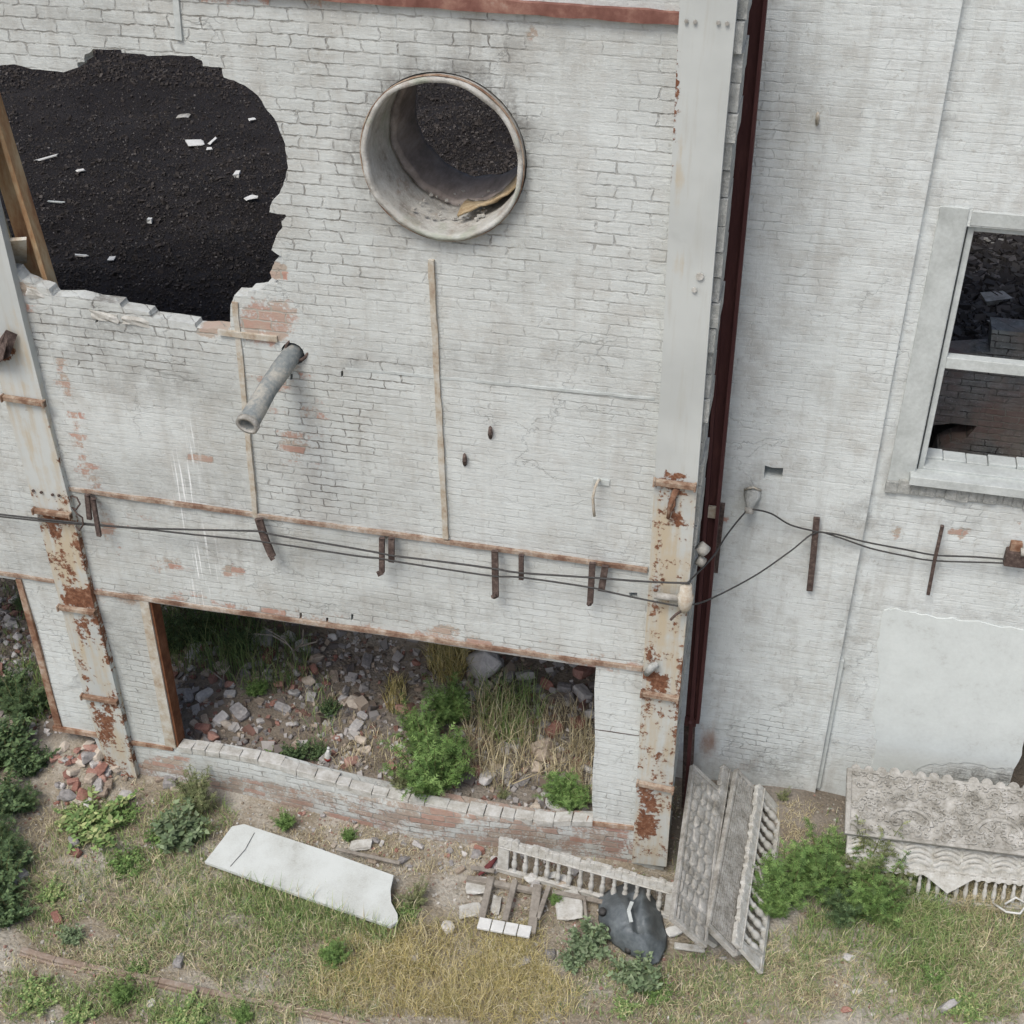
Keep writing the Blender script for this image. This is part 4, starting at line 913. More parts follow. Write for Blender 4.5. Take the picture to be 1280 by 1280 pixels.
# slag crumbs on the black floors
pts = []
for k in range(34000):
    px = random.uniform(-10, 370) if k % 4 else random.uniform(490, 650); py = random.uniform(50, 420) if k % 4 else random.uniform(90, 240)
    q = G(px, py, 3.2)
    if q.y < 2.5 or q.y > 29: continue
    pts.append((q.x, q.y, 3.2+.16*mn.fractal(Vector((q.x*.5, q.y*.5, 3.2)), 1., 2., 4)+.01))
gravel('slag_crumbs', pts, .006, .026, [(.014,.012,.012)]*9+[(.026,.022,.022)]*6+[(.05,.045,.044)]*2+[(.15,.14,.135)]*(1 if True else 0), 'black crumbling slag strewn over the upper floor behind the hole', 'slag')
pts = []
for k in range(3600):
    q = G(random.uniform(-10, 370) if k % 5 else random.uniform(490, 650), random.choice([random.uniform(50,110), random.uniform(50,420)]) if k % 5 else random.uniform(90,240), 3.2)
    if q.y < 2.5 or q.y > 29: continue
    pts.append((q.x, q.y, 3.2+.16*mn.fractal(Vector((q.x*.5, q.y*.5, 3.2)), 1., 2., 4)+.015))
gravel('slag_lumps', pts, .02, .06, [(.022,.017,.016)]*6+[(.034,.028,.026)]*5+[(.07,.062,.058)], 'dark lumps of slag lying over the upper floor behind the hole', 'slag')
pts = []
for k in range(2200):
    q = G(random.uniform(1175, 1290), random.uniform(275, 450), 4.05)
    if q.y < 3.9 or q.y > 25: continue
    pts.append((q.x, q.y, 4.05+.12*mn.fractal(Vector((q.x*.5, q.y*.5, 4.05)), 1., 2., 4)+.01))
gravel('slag_crumbs', pts, .03, .14, [(.03,.027,.027)]*5+[(.08,.075,.07)]*2+[(.14,.13,.125)], 'dark broken slag and chips on the floor behind the window', 'slag')
# litter on the black floor, one by one
def litter(px, py, sx, sy_, rot, label, Z=3.2, mat=PLAST, name='litter_board', cat='litter', th=.03):
    sy_ = sy_ if px > 1000 else sy_*.85
    q = G(px, py, Z+.06); m = MB(); m.box((0,0,0), (sx*.6, sy_*.6, th*.6)); me = m.mesh(name)
    for v in me.vertices: v.co.x += random.uniform(-.1,.1)*sx; v.co.y += random.uniform(-.1,.1)*sy_
    o = bpy.data.objects.new(name, me); COL.objects.link(o); me.materials.append(mat); a = .16 if Z < 4 else .12
    o.location = (q.x, q.y, Z+a*mn.fractal(Vector((q.x*.5, q.y*.5, Z)), 1., 2., 4)+.05); o.rotation_euler = (random.uniform(-.1,.1), random.uniform(-.1,.1), rot); return tag(o, label, cat)
LIT = simple('dusty_white', [(.3,(.50,.50,.48)),(.7,(.70,.71,.68))], 8)
litter(243,174,.42,.62,.5,'largest white scrap of board on the black floor behind the hole', mat=LIT)
litter(266,174,.10,.5,-.1,'narrow white piece right of the largest scrap on the black floor', mat=LIT)
litter(262,186,.14,.2,.4,'tiny white bit below the narrow piece on the black floor', mat=LIT)
litter(297,218,.12,.3,.1,'short upright white tube on the black floor, right side', mat=LIT, th=.1)
litter(314,253,.2,.34,-.7,'white triangular scrap nearest the right edge of the hole', mat=LIT)
litter(315,146,.16,.26,-.7,'little white scrap highest near the arched edge of the hole', mat=LIT)
litter(60,200,.07,.7,-.75,'slanting pale stick at the left of the black floor', name='stick', mat=LIT)
litter(101,215,.1,.25,-.9,'short pale stick right of the slanting one', name='stick', mat=LIT)
litter(70,249,.4,.06,.1,'thin grey stick lying level on the black floor', name='stick')
litter(100,311,.34,.07,-.05,'pale flat lath lying level low on the black floor', name='stick', mat=LIT)
litter(139,323,.14,.2,.2,'crumpled pale flake low on the black floor', mat=LIT)
litter(187,276,.12,.16,.2,'small round pale pebble on the black floor', mat=LIT, th=.1)
litter(228,140,.3,.4,.2,'grey flat chip far back on the black floor', mat=CONC)
litter(1248,300,.5,.3,.3,'pale board farthest back on the floor behind the window', 4.05, CONC)
litter(1235,340,.5,.12,-.2,'thin pale lath on the floor behind the window', 4.05, CONC, 'stick')
litter(1243,372,.55,.4,.5,'grey block half way up the floor behind the window', 4.05, CONC, th=.2)
litter(1250,408,.4,.3,.2,'grey slab nearest the partition behind the window', 4.05, CONC, th=.1)

# ------------------------------------------------------------------ grass and plants
def blades(name, pts, label, cat='grass', parent=None, kind='stuff', mat=None):
    """pts: array rows x,y,z,height,width,lean,azimuth,r,g,b"""
    A = np.array(pts); n = len(A); b = A[:,0:3]; h = A[:,3:4]; w = A[:,4:5]; ln = A[:,5:6]; az = A[:,6]
    d = np.stack([np.cos(az), np.sin(az), 0*az], 1); s = np.stack([-np.sin(az), np.cos(az), 0*az], 1); up = np.array([[0,0,1.]])
    tw = rng.uniform(-1, 1, (n,1)); s = s*np.cos(tw)+d*np.sin(tw)
    m = b+up*h*.55+d*h*ln*.35; tp = b+up*h*(1-.25*ln)+d*h*ln
    V = np.stack([b-s*w*.5, b+s*w*.5, m+s*w*.42, m-s*w*.42, tp], 1).reshape(-1, 3)
    fs = []
    for i in range(n): k = i*5; fs += [(k,k+1,k+2,k+3), (k+3,k+2,k+4)]
    C = np.repeat(A[:,7:10], 5, 0)
    me = mesh(name, V, fs, False, {'m1': C})
    if parent: return kid(name, me, mat or BLADE, parent)
    return tag(link(name, me, mat or BLADE), label, cat, kind=kind)
GREEN = np.array([(.27,.39,.14),(.33,.43,.17),(.18,.29,.10),(.42,.46,.21)]); DRY = np.array([(.66,.58,.38),(.58,.51,.32),(.72,.66,.47),(.46,.39,.25)]); GOLD = np.array([(.62,.53,.25),(.54,.46,.20),(.70,.62,.35),(.34,.32,.13)])
def blade(x, y, h, w, ln, pal, az=None):
    c = pal[rng.integers(len(pal))]*rng.uniform(.7,1.25)
    return (x, y, gz(x,y)-.005, h, w, ln, rng.uniform(0,6.283) if az is None else az, *c)
def ok(x, y):
    return not (y > -.06 and x < -.62) and y < 1.15
# patches in the photograph: cx, cy, rx, ry, kind
PATCH = [(120,1030,60,30,'g',1100,.10),(235,1030,50,34,'g',900,.14),(165,1075,45,22,'g',600,.09),(85,1110,50,34,'g',600,.08),(60,1160,40,26,'g',500,.08),(350,1125,90,30,'g',1500,.17),(300,1180,90,30,'g',900,.10),
         (250,1110,60,40,'m',1500,.11),(180,1130,70,60,'m',1900,.11),(330,1200,110,50,'m',2300,.12),(380,1155,70,24,'g',900,.18),(60,1100,60,50,'m',1000,.10),(160,1200,80,25,'m',1100,.10),
         (565,1225,150,62,'y',7500,.17),(470,1200,60,50,'y',1800,.14),(640,1215,60,50,'y',1500,.15),(420,1240,60,40,'m',1200,.12),
         (1110,1120,70,40,'g',2200,.22),(1150,1170,55,50,'g',2200,.2),(1050,1160,60,40,'g',1300,.15),(1000,1200,80,30,'m',1300,.11),(1230,1175,60,50,'m',2200,.15),(1245,1120,60,26,'d',1300,.22),
         (1180,1150,60,30,'g',700,.14),(1230,1235,60,36,'m',1500,.13),(1200,1255,60,30,'g',900,.12),(1120,1240,70,30,'m',1000,.10),(960,1240,90,40,'m',1500,.10),(880,1220,60,24,'m',900,.09),(860,1265,70,26,'m',900,.10),
         (1010,1240,60,24,'d',600,.09),(150,1250,60,30,'g',1100,.12),(240,1270,60,22,'g',900,.12),(40,1245,50,30,'g',900,.12),(330,1265,70,22,'m',1000,.11),(1140,1220,40,20,'g',500,.13),
         (770,1215,70,22,'g',500,.10),(740,1250,90,30,'m',700,.08),(100,1200,80,20,'d',500,.07),(990,1030,30,18,'d',350,.06),(1010,1060,40,20,'d',400,.07),(450,1170,60,18,'m',800,.12),(400,1050,120,16,'d',600,.07),(540,1075,90,22,'d',600,.08),(690,1110,70,20,'d',350,.07),(60,1040,40,50,'d',500,.09),(210,1150,60,20,'g',500,.14),(480,1150,40,30,'g',500,.16)]
gg = []; yy = []
for cx, cy, rx, ry, kd, n, h in PATCH:
    for _ in range(n):
        r = math.sqrt(rng.uniform(0,1)); a = rng.uniform(0, 6.283); jx = 1+.25*math.sin(a*3+cx); q = G(cx+rx*jx*r*cos(a), cy+ry*jx*r*sin(a))
        if not ok(q.x, q.y): continue
        hh_ = h*rng.uniform(.5, 1.25)
        if kd == 'g': gg.append(blade(q.x, q.y, hh_, rng.uniform(.004,.010), rng.uniform(.2,1.0), GREEN if rng.random() < .82 else DRY))
        elif kd == 'y': yy.append(blade(q.x, q.y, hh_, rng.uniform(.003,.007), rng.uniform(.2,1.3), GOLD if rng.random() < .7 else DRY))
        elif kd == 'd': yy.append(blade(q.x, q.y, hh_, rng.uniform(.004,.008), rng.uniform(.3,1.3), DRY))
        else: (gg if rng.random() < .42 else yy).append(blade(q.x, q.y, hh_, rng.uniform(.005,.010), rng.uniform(.3,1.3), GREEN*.9+.02 if len(gg) % 2 else DRY))
for k in range(42000):
    q = (rng.uniform(-9, 4), rng.uniform(-3.8, 1.2))
    if not ok(*q) or rng.random() > .36+1.2*mn.noise(Vector((q[0]*1.3, q[1]*1.3, 2))): continue
    if rng.random() < .3+.5*mn.noise(Vector((q[0]*.8, q[1]*.8, 9))): gg.append(blade(*q, rng.uniform(.03,.10), rng.uniform(.004,.008), rng.uniform(.4,1.4), GREEN))
    else: yy.append(blade(*q, rng.uniform(.03,.10), rng.uniform(.003,.007), rng.uniform(.6,1.8), DRY))
for k in range(520):
    t_ = rng.uniform(.1, .98); q = G(262+235*t_+rng.uniform(-6,6), 1098+78*t_+rng.uniform(-1,10)); gg.append(blade(q.x, q.y, rng.uniform(.12,.34), rng.uniform(.005,.011), rng.uniform(.1,.7), GREEN if rng.random() < .75 else DRY))
blades('grass', gg, 'green grass growing in patches over the yard in front of the walls')
blades('dry_grass', yy, 'golden and straw coloured dry grass over the yard in front of the walls')
# thin growth behind the openings
gi = []
for cx, cy, rx, ry, pal, n, h in [(620,930,40,60,DRY,500,.4),(640,900,40,40,GREEN,420,.4),(700,930,40,50,DRY,380,.3),(560,830,26,30,GOLD,600,.4),(495,875,14,20,GOLD,240,.25),(260,800,70,50,GREEN*.7,900,.45),(330,830,60,40,GREEN*.7,500,.35),
                                  (470,960,50,40,DRY,420,.16),(390,890,40,50,DRY,120,.14),(600,880,60,30,GREEN,200,.3),(730,960,20,50,DRY,220,.4),(20,800,30,90,GREEN*.8,300,.15),(40,870,30,40,GREEN,500,.2),(440,930,40,40,DRY,150,.12),(640,960,60,30,DRY,300,.2),(400,900,20,60,GREEN,120,.2)]:
    for _ in range(n):
        r = math.sqrt(rng.uniform(0,1)); a = rng.uniform(0,6.283); q = gp(cx+rx*r*cos(a), cy+ry*r*sin(a))
        if q.y < .2: continue
        gi.append(blade(q.x, q.y, h*rng.uniform(.5,1.2), rng.uniform(.006,.012), rng.uniform(.1,.8), pal))
blades('wild_grass', gi, 'tall thin wild grass growing in the rubble behind the openings')

def plant_proto(seed, h, r, stems, leaves, ls, pal, droop=.3, feather=True):
    g = np.random.default_rng(seed); st = MB(); V = []; Fc = []; C = []
    for s in range(stems):
        az = g.uniform(0, 6.283); wild = g.random() < .2; out = r*math.sqrt(g.uniform(.02,1))*(1.35 if wild else 1); hh = h*g.uniform(.5,1.1)*(1-.3*min(1,out/r)**2)*(1.3 if wild else 1)
        b0 = Vector((cos(az)*out*.25, sin(az)*out*.25, 0)); tp = Vector((cos(az)*out, sin(az)*out, hh)); mid = b0.lerp(tp, .5)+Vector((0,0,hh*.15))
        st.tube([b0, mid, tp], [.006,.005,.002], 4, False)
        for l in range(leaves):
            t = g.uniform(.15, 1); p = (b0.lerp(mid, t*2) if t < .5 else mid.lerp(tp, t*2-1)); a2 = g.uniform(0, 6.283); L = ls*g.uniform(.45,1.45)*(1.15-.4*t)
            d = Vector((cos(a2), sin(a2), g.uniform(-droop, .6))).normalized(); sd = d.cross(Vector((g.uniform(-.4,.4), g.uniform(-.4,.4), 1))).normalized()
            c = pal[g.integers(len(pal))]*g.uniform(.45,1.25)
            if feather:
                for q in range(3):
                    bse = p+d*L*(.25+.3*q)
                    for sg in (-1, 1):
                        e = (sd*sg+d*.7).normalized(); w_ = e.cross(sd.cross(d)).normalized()*L*.07; k = len(V)
                        V.extend([bse-w_, bse+w_, bse+e*L*.42*(1.1-.25*q)]); Fc.append((k,k+1,k+2)); C += [c]*3
                k = len(V); w_ = sd*L*.05; V.extend([p-w_, p+w_, p+d*L*1.1]); Fc.append((k,k+1,k+2)); C += [c]*3
            else:
                k = len(V); w_ = sd*L*.28; V.extend([p, p+d*L*.45+w_, p+d*L, p+d*L*.45-w_]); Fc.append((k,k+1,k+2,k+3)); C += [c]*4
    me = mesh('foliage', V, Fc, False, {'m1': np.array(C)}); me.materials.append(LEAF); ms = st.mesh('stem'); ms.materials.append(STEM); return me, ms
BR = np.array([(.22,.36,.11),(.28,.42,.14),(.16,.27,.085)]); DK = np.array([(.13,.20,.09),(.17,.25,.11),(.09,.15,.07)]); OL = np.array([(.29,.33,.16),(.24,.28,.13),(.36,.37,.20)]); BG = np.array([(.22,.30,.16),(.27,.34,.20),(.17,.24,.13)])
PP = {'bright': plant_proto(1, .5, .34, 46, 34, .075, BR), 'dark': plant_proto(2, .42, .34, 40, 30, .065, DK), 'olive': plant_proto(3, .5, .3, 26, 26, .06, OL),
      'blue': plant_proto(4, .32, .30, 30, 24, .085, BG, feather=False), 'low': plant_proto(5, .18, .32, 34, 22, .06, BR*.85, feather=False), 'tall': plant_proto(6, .8, .24, 22, 34, .075, OL*.95), 'darkleaf': plant_proto(7, .4, .34, 44, 34, .055, DK, feather=False),
      'bright2': plant_proto(8, .5, .3, 50, 36, .065, BR*.95), 'low2': plant_proto(9, .16, .3, 30, 22, .055, GREEN*1.1, feather=False)}
def plant(px, py, kind, s, label, sz=1., Z=None, name='weed'):
    q = gp(px, py); e = empty(name, q, label, 'weed'); e.rotation_euler = (0,0,random.uniform(0,6.28)); e.scale = (s, s, s*sz)
    f, st = PP[kind]; kid('foliage', f, None, e); kid('stem', st, None, e); return e
for a in [(545,985,'bright',1.3,'biggest bright green feathery weed in the middle of the long opening',1.2), (528,930,'bright2',.95,'bright green weed just behind the biggest one in the long opening',1.1), (562,900,'bright2',1.0,'narrow bright weed at the back right of the biggest one'),
          (500,985,'olive',.55,'yellowish weed left of the biggest bright green weed'), (708,1003,'bright',.8,'green weed between the sill and the right pier',.9), (628,997,'olive',.28,'little pale weed on the sill edge before the grey slab'),
          (372,948,'darkleaf',.5,'low dark green weed close to the sill, left part of the opening'), (350,950,'low',.5,'low bright leaved weed by the sill left of the dark one'), (398,946,'darkleaf',.4,'small dark weed by the sill near the red and white bottle'), (412,893,'darkleaf',.42,'narrow dark weed among the pale stones'),
          (322,868,'bright',.42,'solitary green weed in the shade behind the grey blocks'), (215,815,'dark',.9,'large dark weed in the rear left corner of the long opening',1.3), (250,800,'dark',.85,'dark weed in deep shade right of the corner one',1.3), (300,815,'dark',.7,'dark weed in deep shade left of the dead branch',1.2),
          (8,955,'darkleaf',1.35,'big leafy bush at the left edge beside the opening',1.1), (40,965,'darkleaf',.8,'pale green bush next to the big one at the left edge',1.1), (28,895,'dark',1.,'dark weed behind the big bush at the left edge'), (0,1015,'darkleaf',1.1,'leafy bush cut by the left edge, second from the top'),
          (0,1065,'dark',1.05,'dark bush cut by the left edge, in the middle'), (4,1115,'darkleaf',1.0,'dark leafy bush at the left edge beside the square pale stone'), (12,1150,'darkleaf',.8,'bluish green bush lowest at the left edge'), (30,760,'dark',.5,'dark weed in the top of the left edge opening'),
          (120,1038,'low2',1.5,'broad low green weed patch in front of the rubble heap'), (95,1022,'low2',.7,'small low weed left in the patch before the rubble heap'), (150,1022,'low',.7,'low weed right in the patch before the rubble heap'), (250,1012,'tall',.85,'tall stemmed weed in front of the low wall at the left'), (228,1050,'blue',1.0,'bluish leafy weed under the tall stemmed one'), (205,1045,'low',.7,'low weed left of the bluish leafy one'),
          (357,1035,'bright2',.42,'small round bright weed above the white slab'), (436,1050,'bright2',.3,'tiny bright weed right above the white slab'), (160,1085,'low',.7,'low green weed in the middle of the left grass'), (92,1175,'blue',.42,'greyish green weed on the bare soil at the left'), (65,1120,'low2',.6,'low weed near the left edge stones'), (520,1130,'olive',.5,'olive weed at the broken end of the white slab'), (505,1145,'low',.45,'low weed in front of the broken end of the white slab'),
          (418,1205,'bright2',.52,'bright green weed below the middle of the white slab'), (170,1215,'low',.4,'small weed just above the kerb'), (155,1250,'bright2',.45,'bright weed just below the kerb'), (48,1250,'low2',.8,'green weed in the lower left corner'), (235,1275,'low2',.8,'weed cut by the lower edge below the kerb'), (100,1270,'low2',.6,'weed at the bottom between two greener ones'), (305,1275,'bright2',.35,'bright weed at the lower edge right of the kerb foot'),
          (735,1185,'blue',.75,'pale green weed left of the black rubber sheet'), (715,1205,'blue',.45,'clover like weed in front of the pale green one'), (798,1228,'blue',.75,'clover like weed below the black rubber sheet'), (820,1245,'low',.5,'low weed under the clover like one at the bottom'), (780,1262,'low2',.5,'low weed at the bottom left of the clover like one'), (695,1130,'bright2',.26,'thin bright weed behind the tiled frame'), (841,1128,'olive',.25,'sprig growing through the slots of the baluster panel'),
          (985,1115,'bright',1.15,'dense green weed right of the leaning fence panels'), (1030,1110,'bright2',1.3,'broad green weed between the two stacks of panels'), (962,1140,'bright2',.8,'low weed touching the leaning panels'), (1072,1112,'tall',1.15,'tall weed climbing over the left corner of the right panel stack'), (1108,1108,'olive',1.1,'olive weed in front of the right panel stack'), (1085,1140,'bright2',1.2,'bright green weed under the tall climbing one'), (1130,1105,'bright2',.55,'weed at the foot of the triangular ornament'), (1050,1140,'dark',1.05,'dark weed at the left foot of the right panel stack'),
          (55,885,'darkleaf',.6,'dark weed between the bright jamb and the big bush'), (30,1010,'dark',.7,'feathery dark bush right of the ones cut by the left edge'), (22,1080,'blue',.6,'paler bush between two dark ones at the left edge'), (8,870,'darkleaf',.9,'dark leafy bush under the grey stones at the left edge'), (978,1000,'olive',.28,'small sprig at the foot of the right wall'), (1170,1225,'low',.6,'low green weed in the lower right grass'), (1205,1262,'low2',.7,'green weed at the lower right edge')]:
    plant(*a[:5], sz=a[5] if len(a) > 5 else 1.)

# dead branch and bottle
def tube_thing(name, paths, r, mat, label, cat):
    m = MB()
    for p in paths: m.tube(p, [r*(1-.7*i/(len(p)-1)) for i in range(len(p))], 6)
    return tag(link(name, m.mesh(name, True), mat), label, cat)
b = gp(370,838)
tube_thing('dead_branch', [[b, b+Vector((0,0,.3)), b+Vector((-.05,-.1,.55)), b+Vector((-.3,-.1,.7))], [b+Vector((0,0,.3)), b+Vector((.15,-.05,.5)), b+Vector((.2,-.1,.75))], [b+Vector((-.03,-.06,.45)), b+Vector((-.25,0,.5)), b+Vector((-.45,-.05,.52))], [b+Vector((.1,-.03,.42)), b+Vector((.3,0,.5)), b+Vector((.36,-.1,.62))]], .014, WOOD, 'bare dead branch forking in the dark behind the opening', 'branch')
b = gp(278,862); tube_thing('dead_branch', [[b, b+Vector((.05,0,.25)), b+Vector((.15,0,.4))], [b+Vector((.03,0,.15)), b+Vector((-.12,0,.28))]], .01, WOOD, 'thin pale twig standing behind the grey blocks', 'branch')
for q, l in [(((735,955),(655,985)),'long pale straw stalk lying across to the grey slab'), (((640,990),(720,965)),'second straw stalk crossing the long pale one')]:
    a_, b_ = [gp(*i)+Vector((0,0,.12)) for i in q]; tube_thing('dry_stalk', [[a_, a_.lerp(b_, .5)+Vector((0,0,.05)), b_]], .008, simple('straw', [(.3,(.3,.25,.15)),(.7,(.42,.36,.24))], 20), l, 'stalk')
b = gp(409,952); e = empty('bottle', b, 'red and white plastic bottle leaning against the inside of the sill', 'bottle')
m = MB(); up_ = Vector((.15,0,1)).normalized(); m.tube([b, b+up_*.02, b+up_*.12, b+up_*.16, b+up_*.2], [.03,.036,.036,.02,.014], 12); link('bottle_body', m.mesh('bottle_body', True), LIT, e)
m = MB(); m.tube([b+up_*.03, b+up_*.07], .038, 12); link('bottle_label', m.mesh('bottle_label', True), simple('faded_red', [(.3,(.25,.03,.03)),(.7,(.40,.08,.07))], 10), e)
m = MB(); m.tube([b+up_*.2, b+up_*.225], .016, 10); link('bottle_cap', m.mesh('bottle_cap', True), LIT, e)

# ------------------------------------------------------------------ kerb at the lower left
m = MB(); kp = [(28,1190),(70,1202),(110,1210),(160,1220),(200,1228),(250,1240),(310,1252),(370,1262),(430,1276),(480,1290)]
for a, b in zip(kp, kp[1:]):
    A, B = gp(*a), gp(*b); A.z = max(A.z,0)+.05; B.z = max(B.z,0)+.05
    m.bar(A, B, .06, .10, (0,0,-1)); m.bar(A+Vector((0,-.045,-.02)), B+Vector((0,-.045,-.02)), .03, .06, (0,0,-1)); 
o = link('kerb', m.mesh('kerb'), simple('weathered_kerb', [(.3,(.16,.11,.08)),(.5,(.27,.21,.165)),(.7,(.38,.35,.31))], 9, 6, .6, .01)); bevel(o, .012, 2); tag(o, 'long low weathered kerb crossing the lower left grass', 'kerb')

# ------------------------------------------------------------------ white slab
sq = [(305,1030),(400,1061),(492,1094),(488,1112),(489,1128),(497,1143),(497,1152),(488,1158),(400,1128),(300,1093),(256,1077),(268,1062),(290,1033)]
def zsl(x, y): return .15
top = [G(x, y, zsl(x,y)) for x, y in sq]; cen = sum(top, Vector())/len(top); 
n = len(top); vs = top+[v-Vector((0,0,.035)) for v in top]+[cen, cen-Vector((0,0,.035))]
fs = [(i, 2*n, (i+1) % n) for i in range(n)]+[(n+(i+1) % n, 2*n+1, n+i) for i in range(n)]+[(i, (i+1) % n, n+(i+1) % n, n+i) for i in range(n)]
sl = link('slab', mesh('slab', vs, [f[::-1] for f in fs]), WHITEP); tag(sl, 'long white slab with a broken right end lying on the grass', 'slab')
m = MB(); a, b = G(318,1041,zsl(318,1041)+.004), G(288,1083,zsl(288,1083)+.004); mid = a.lerp(b, .5)+Vector((.03,0,.006)); m.bar(a, mid, .005, .003, (0,0,1)); m.bar(mid, b, .005, .003, (0,0,1)); link('crack', m.mesh('crack'), CABLE, sl)

# ------------------------------------------------------------------ concrete fence panels
def panel(name, BL, BR, TL, label, style, mat=CONC, L=2.0, h=.5, nb=15, flip=False, seed=0):
    BL, BR, TL = Vector(BL), Vector(BR), Vector(TL)
    if (BR-BL).cross(TL-BL).dot(Vector(CP)-BL) > 0: BL, BR, TL = BR, BL, TL+(BR-BL)
    u = (BR-BL).normalized(); nn = u.cross(TL-BL).normalized(); v = nn.cross(u)
    L = (BR-BL).length; h = (TL-BL).length; e = empty(name, BL, label, 'fence panel')
    Mx = Matrix.Identity(4)
    for i in range(3): Mx[i][0], Mx[i][1], Mx[i][2], Mx[i][3] = u[i], nn[i], v[i], BL[i]
    e.matrix_world = Mx; r = random.Random(seed); th = .045
    def boxl(m, x0, x1, y0, y1, z0, z1): m.box(((x0+x1)/2, (y0+y1)/2, (z0+z1)/2), (x1-x0, y1-y0, z1-z0))
    fl = (lambda z: h-z) if flip else (lambda z: z)
    if style == 'baluster':
        m = MB(); boxl(m, 0, L, 0, th, *sorted((fl(0), fl(.06)))); boxl(m, 0, .12, 0, th-.003, *sorted((fl(.06), fl(h-.10)))); boxl(m, L-.12, L, 0, th-.003, *sorted((fl(.06), fl(h-.10))))
        nsc = 26; z0 = h-.125
        for i in range(nsc):   # wavy top rail
            a, b = L*i/nsc, L*(i+1)/nsc; top_ = h-.035+.03*abs(sin(i*.72))+r.uniform(-.006,.006)
            boxl(m, a, b, .0, th, *sorted((fl(z0), fl(top_))))
        for i in range(int(L/.11)): 
            c = .055+i*.11; zz_ = h-.035+r.uniform(-.006,.006)
            if r.random() < .82: m.tube([(c, -.008, fl(zz_)), (c, th+.004, fl(zz_))], r.uniform(.026,.036), 10)
        boxl(m, .0, L, -.012, 0, *sorted((fl(h-.13), fl(h-.112)))); boxl(m, .0, L, -.012, 0, *sorted((fl(.045), fl(.063))))
        o = kid('frame', m.mesh('frame'), mat, e); bevel(o, .006, 2)
        prof = [(0,.028),(.06,.028),(.10,.018),(.18,.03),(.32,.037),(.45,.03),(.55,.02),(.62,.028),(.66,.028),(.72,.018),(.85,.026),(1,.028)]
        z0b, z1b = .062, h-.127
        for k in range(nb):
            c = .12+(L-.24)*(k+.5)/nb; m = MB(); m.tube([(c, th/2, fl(z0b+(z1b-z0b)*t_)) for t_, _ in prof], [q*(L-.24)/nb/.132 for _, q in prof], 8, False)
            kid('baluster', m.mesh('baluster', True), mat, e)
    else:
        m = MB(); boxl(m, 0, L, .008, th, 0, h)
        for a, b, c, d in [(0,L,0,.035),(0,L,h-.035,h),(0,.05,.035,h-.035),(L-.05,L,.035,h-.035)]: boxl(m, a, b, -.014, .008, c, d)
        o = kid('board', m.mesh('board'), mat, e); bevel(o, .005)
        m = MB()
        if style == 'stone':
            x = .06
            while x < L-.08:
                w_ = r.uniform(.10,.2); z = .045
                while z < h-.06:
                    hh = min(r.uniform(.07,.13), h-.04-z); pts_ = []; k = 9
                    cx_, cz_ = x+w_/2, z+hh/2; dep = r.uniform(.018,.034)
                    ring = [(cx_+(w_/2-.007)*np.sign(cos(a))*abs(cos(a))**.6, cz_+(hh/2-.006)*np.sign(sin(a))*abs(sin(a))**.6) for a in np.linspace(0, 2*pi, k, endpoint=False)]
                    ring = [(a+r.uniform(-.008,.008), b+r.uniform(-.006,.006)) for a, b in ring]
                    vs = [(a, .008, b) for a, b in ring]+[(cx_+(a-cx_)*.8, .008-dep*.8, cz_+(b-cz_)*.8) for a, b in ring]+[(cx_, .008-dep, cz_)]
                    m.add(vs, [(i, (i+1) % k, k+(i+1) % k, k+i) for i in range(k)]+[(k+i, k+(i+1) % k, 2*k) for i in range(k)])
                    z += hh
                x += w_
        elif style == 'brick':
            z = .045; row = 0
            while z < h-.05:
                x = .055+(.06 if row % 2 else 0)
                while x < L-.06:
                    w_ = min(.12, L-.055-x); m.box((x+w_/2, -.001, z+.015), (w_-.012, .02, .024)); x += .12
                z += .031; row += 1
        elif style == 'wave':
            nW = 5; per = L/8
            for k in range(8):
                for q in range(nW):
                    z = .10+q*(h-.2)/nW; pts_ = [(k*per+per*.06+per*.88*t_/6, -.006, z+.045*sin(t_/6*pi)) for t_ in range(7)]; m.tube(pts_, .019, 6)
            for k in range(int(L/.1)): m.tube([(.05+k*.1, -.012, .02+.0), (.05+k*.1, th, .02)], .035, 8)
            c = L-1.02; m.add([(c-.26,-.02,.02),(c,-.02,-.16),(c+.26,-.02,.02),(c-.26,th-.002,.02),(c,th-.002,-.16),(c+.26,th-.002,.02)], [(0,1,2),(5,4,3),(0,3,4,1),(1,4,5,2),(2,5,3,0)])
        elif style == 'ornate':
            for k in range(int(L/.13)):
                
                if r.random() < .85: m.tube([(.065+k*.13, -.010, h+r.uniform(-.012,.004)), (.065+k*.13, th, h)], r.uniform(.045,.06), 10)
            for k in range(420):
                x, z = r.uniform(.07,L-.07), r.uniform(.05,h-.03); R_ = r.uniform(.02,.05); a0 = r.uniform(0,6)
                m.tube([(x+R_*cos(a0+t_*.8)*(1-.09*t_), -.004, z+R_*.7*sin(a0+t_*.8)*(1-.09*t_)) for t_ in range(7)], .013, 5)
            for c in (L*.33, L*.72): m.tube([(c+.22*cos(t_/10*pi), -.004, h*.25+.16*sin(t_/10*pi)) for t_ in range(11)], .026, 6)
        o2 = kid('relief', m.mesh('relief'), mat, e)
    return e
panel('fence_panel', G(621,1090,0), G(843,1152,0), G(625,1047,.46), 'pale baluster fence panel leaning on the low wall behind the black rubber sheet', 'baluster', CONCP, nb=14, seed=3)
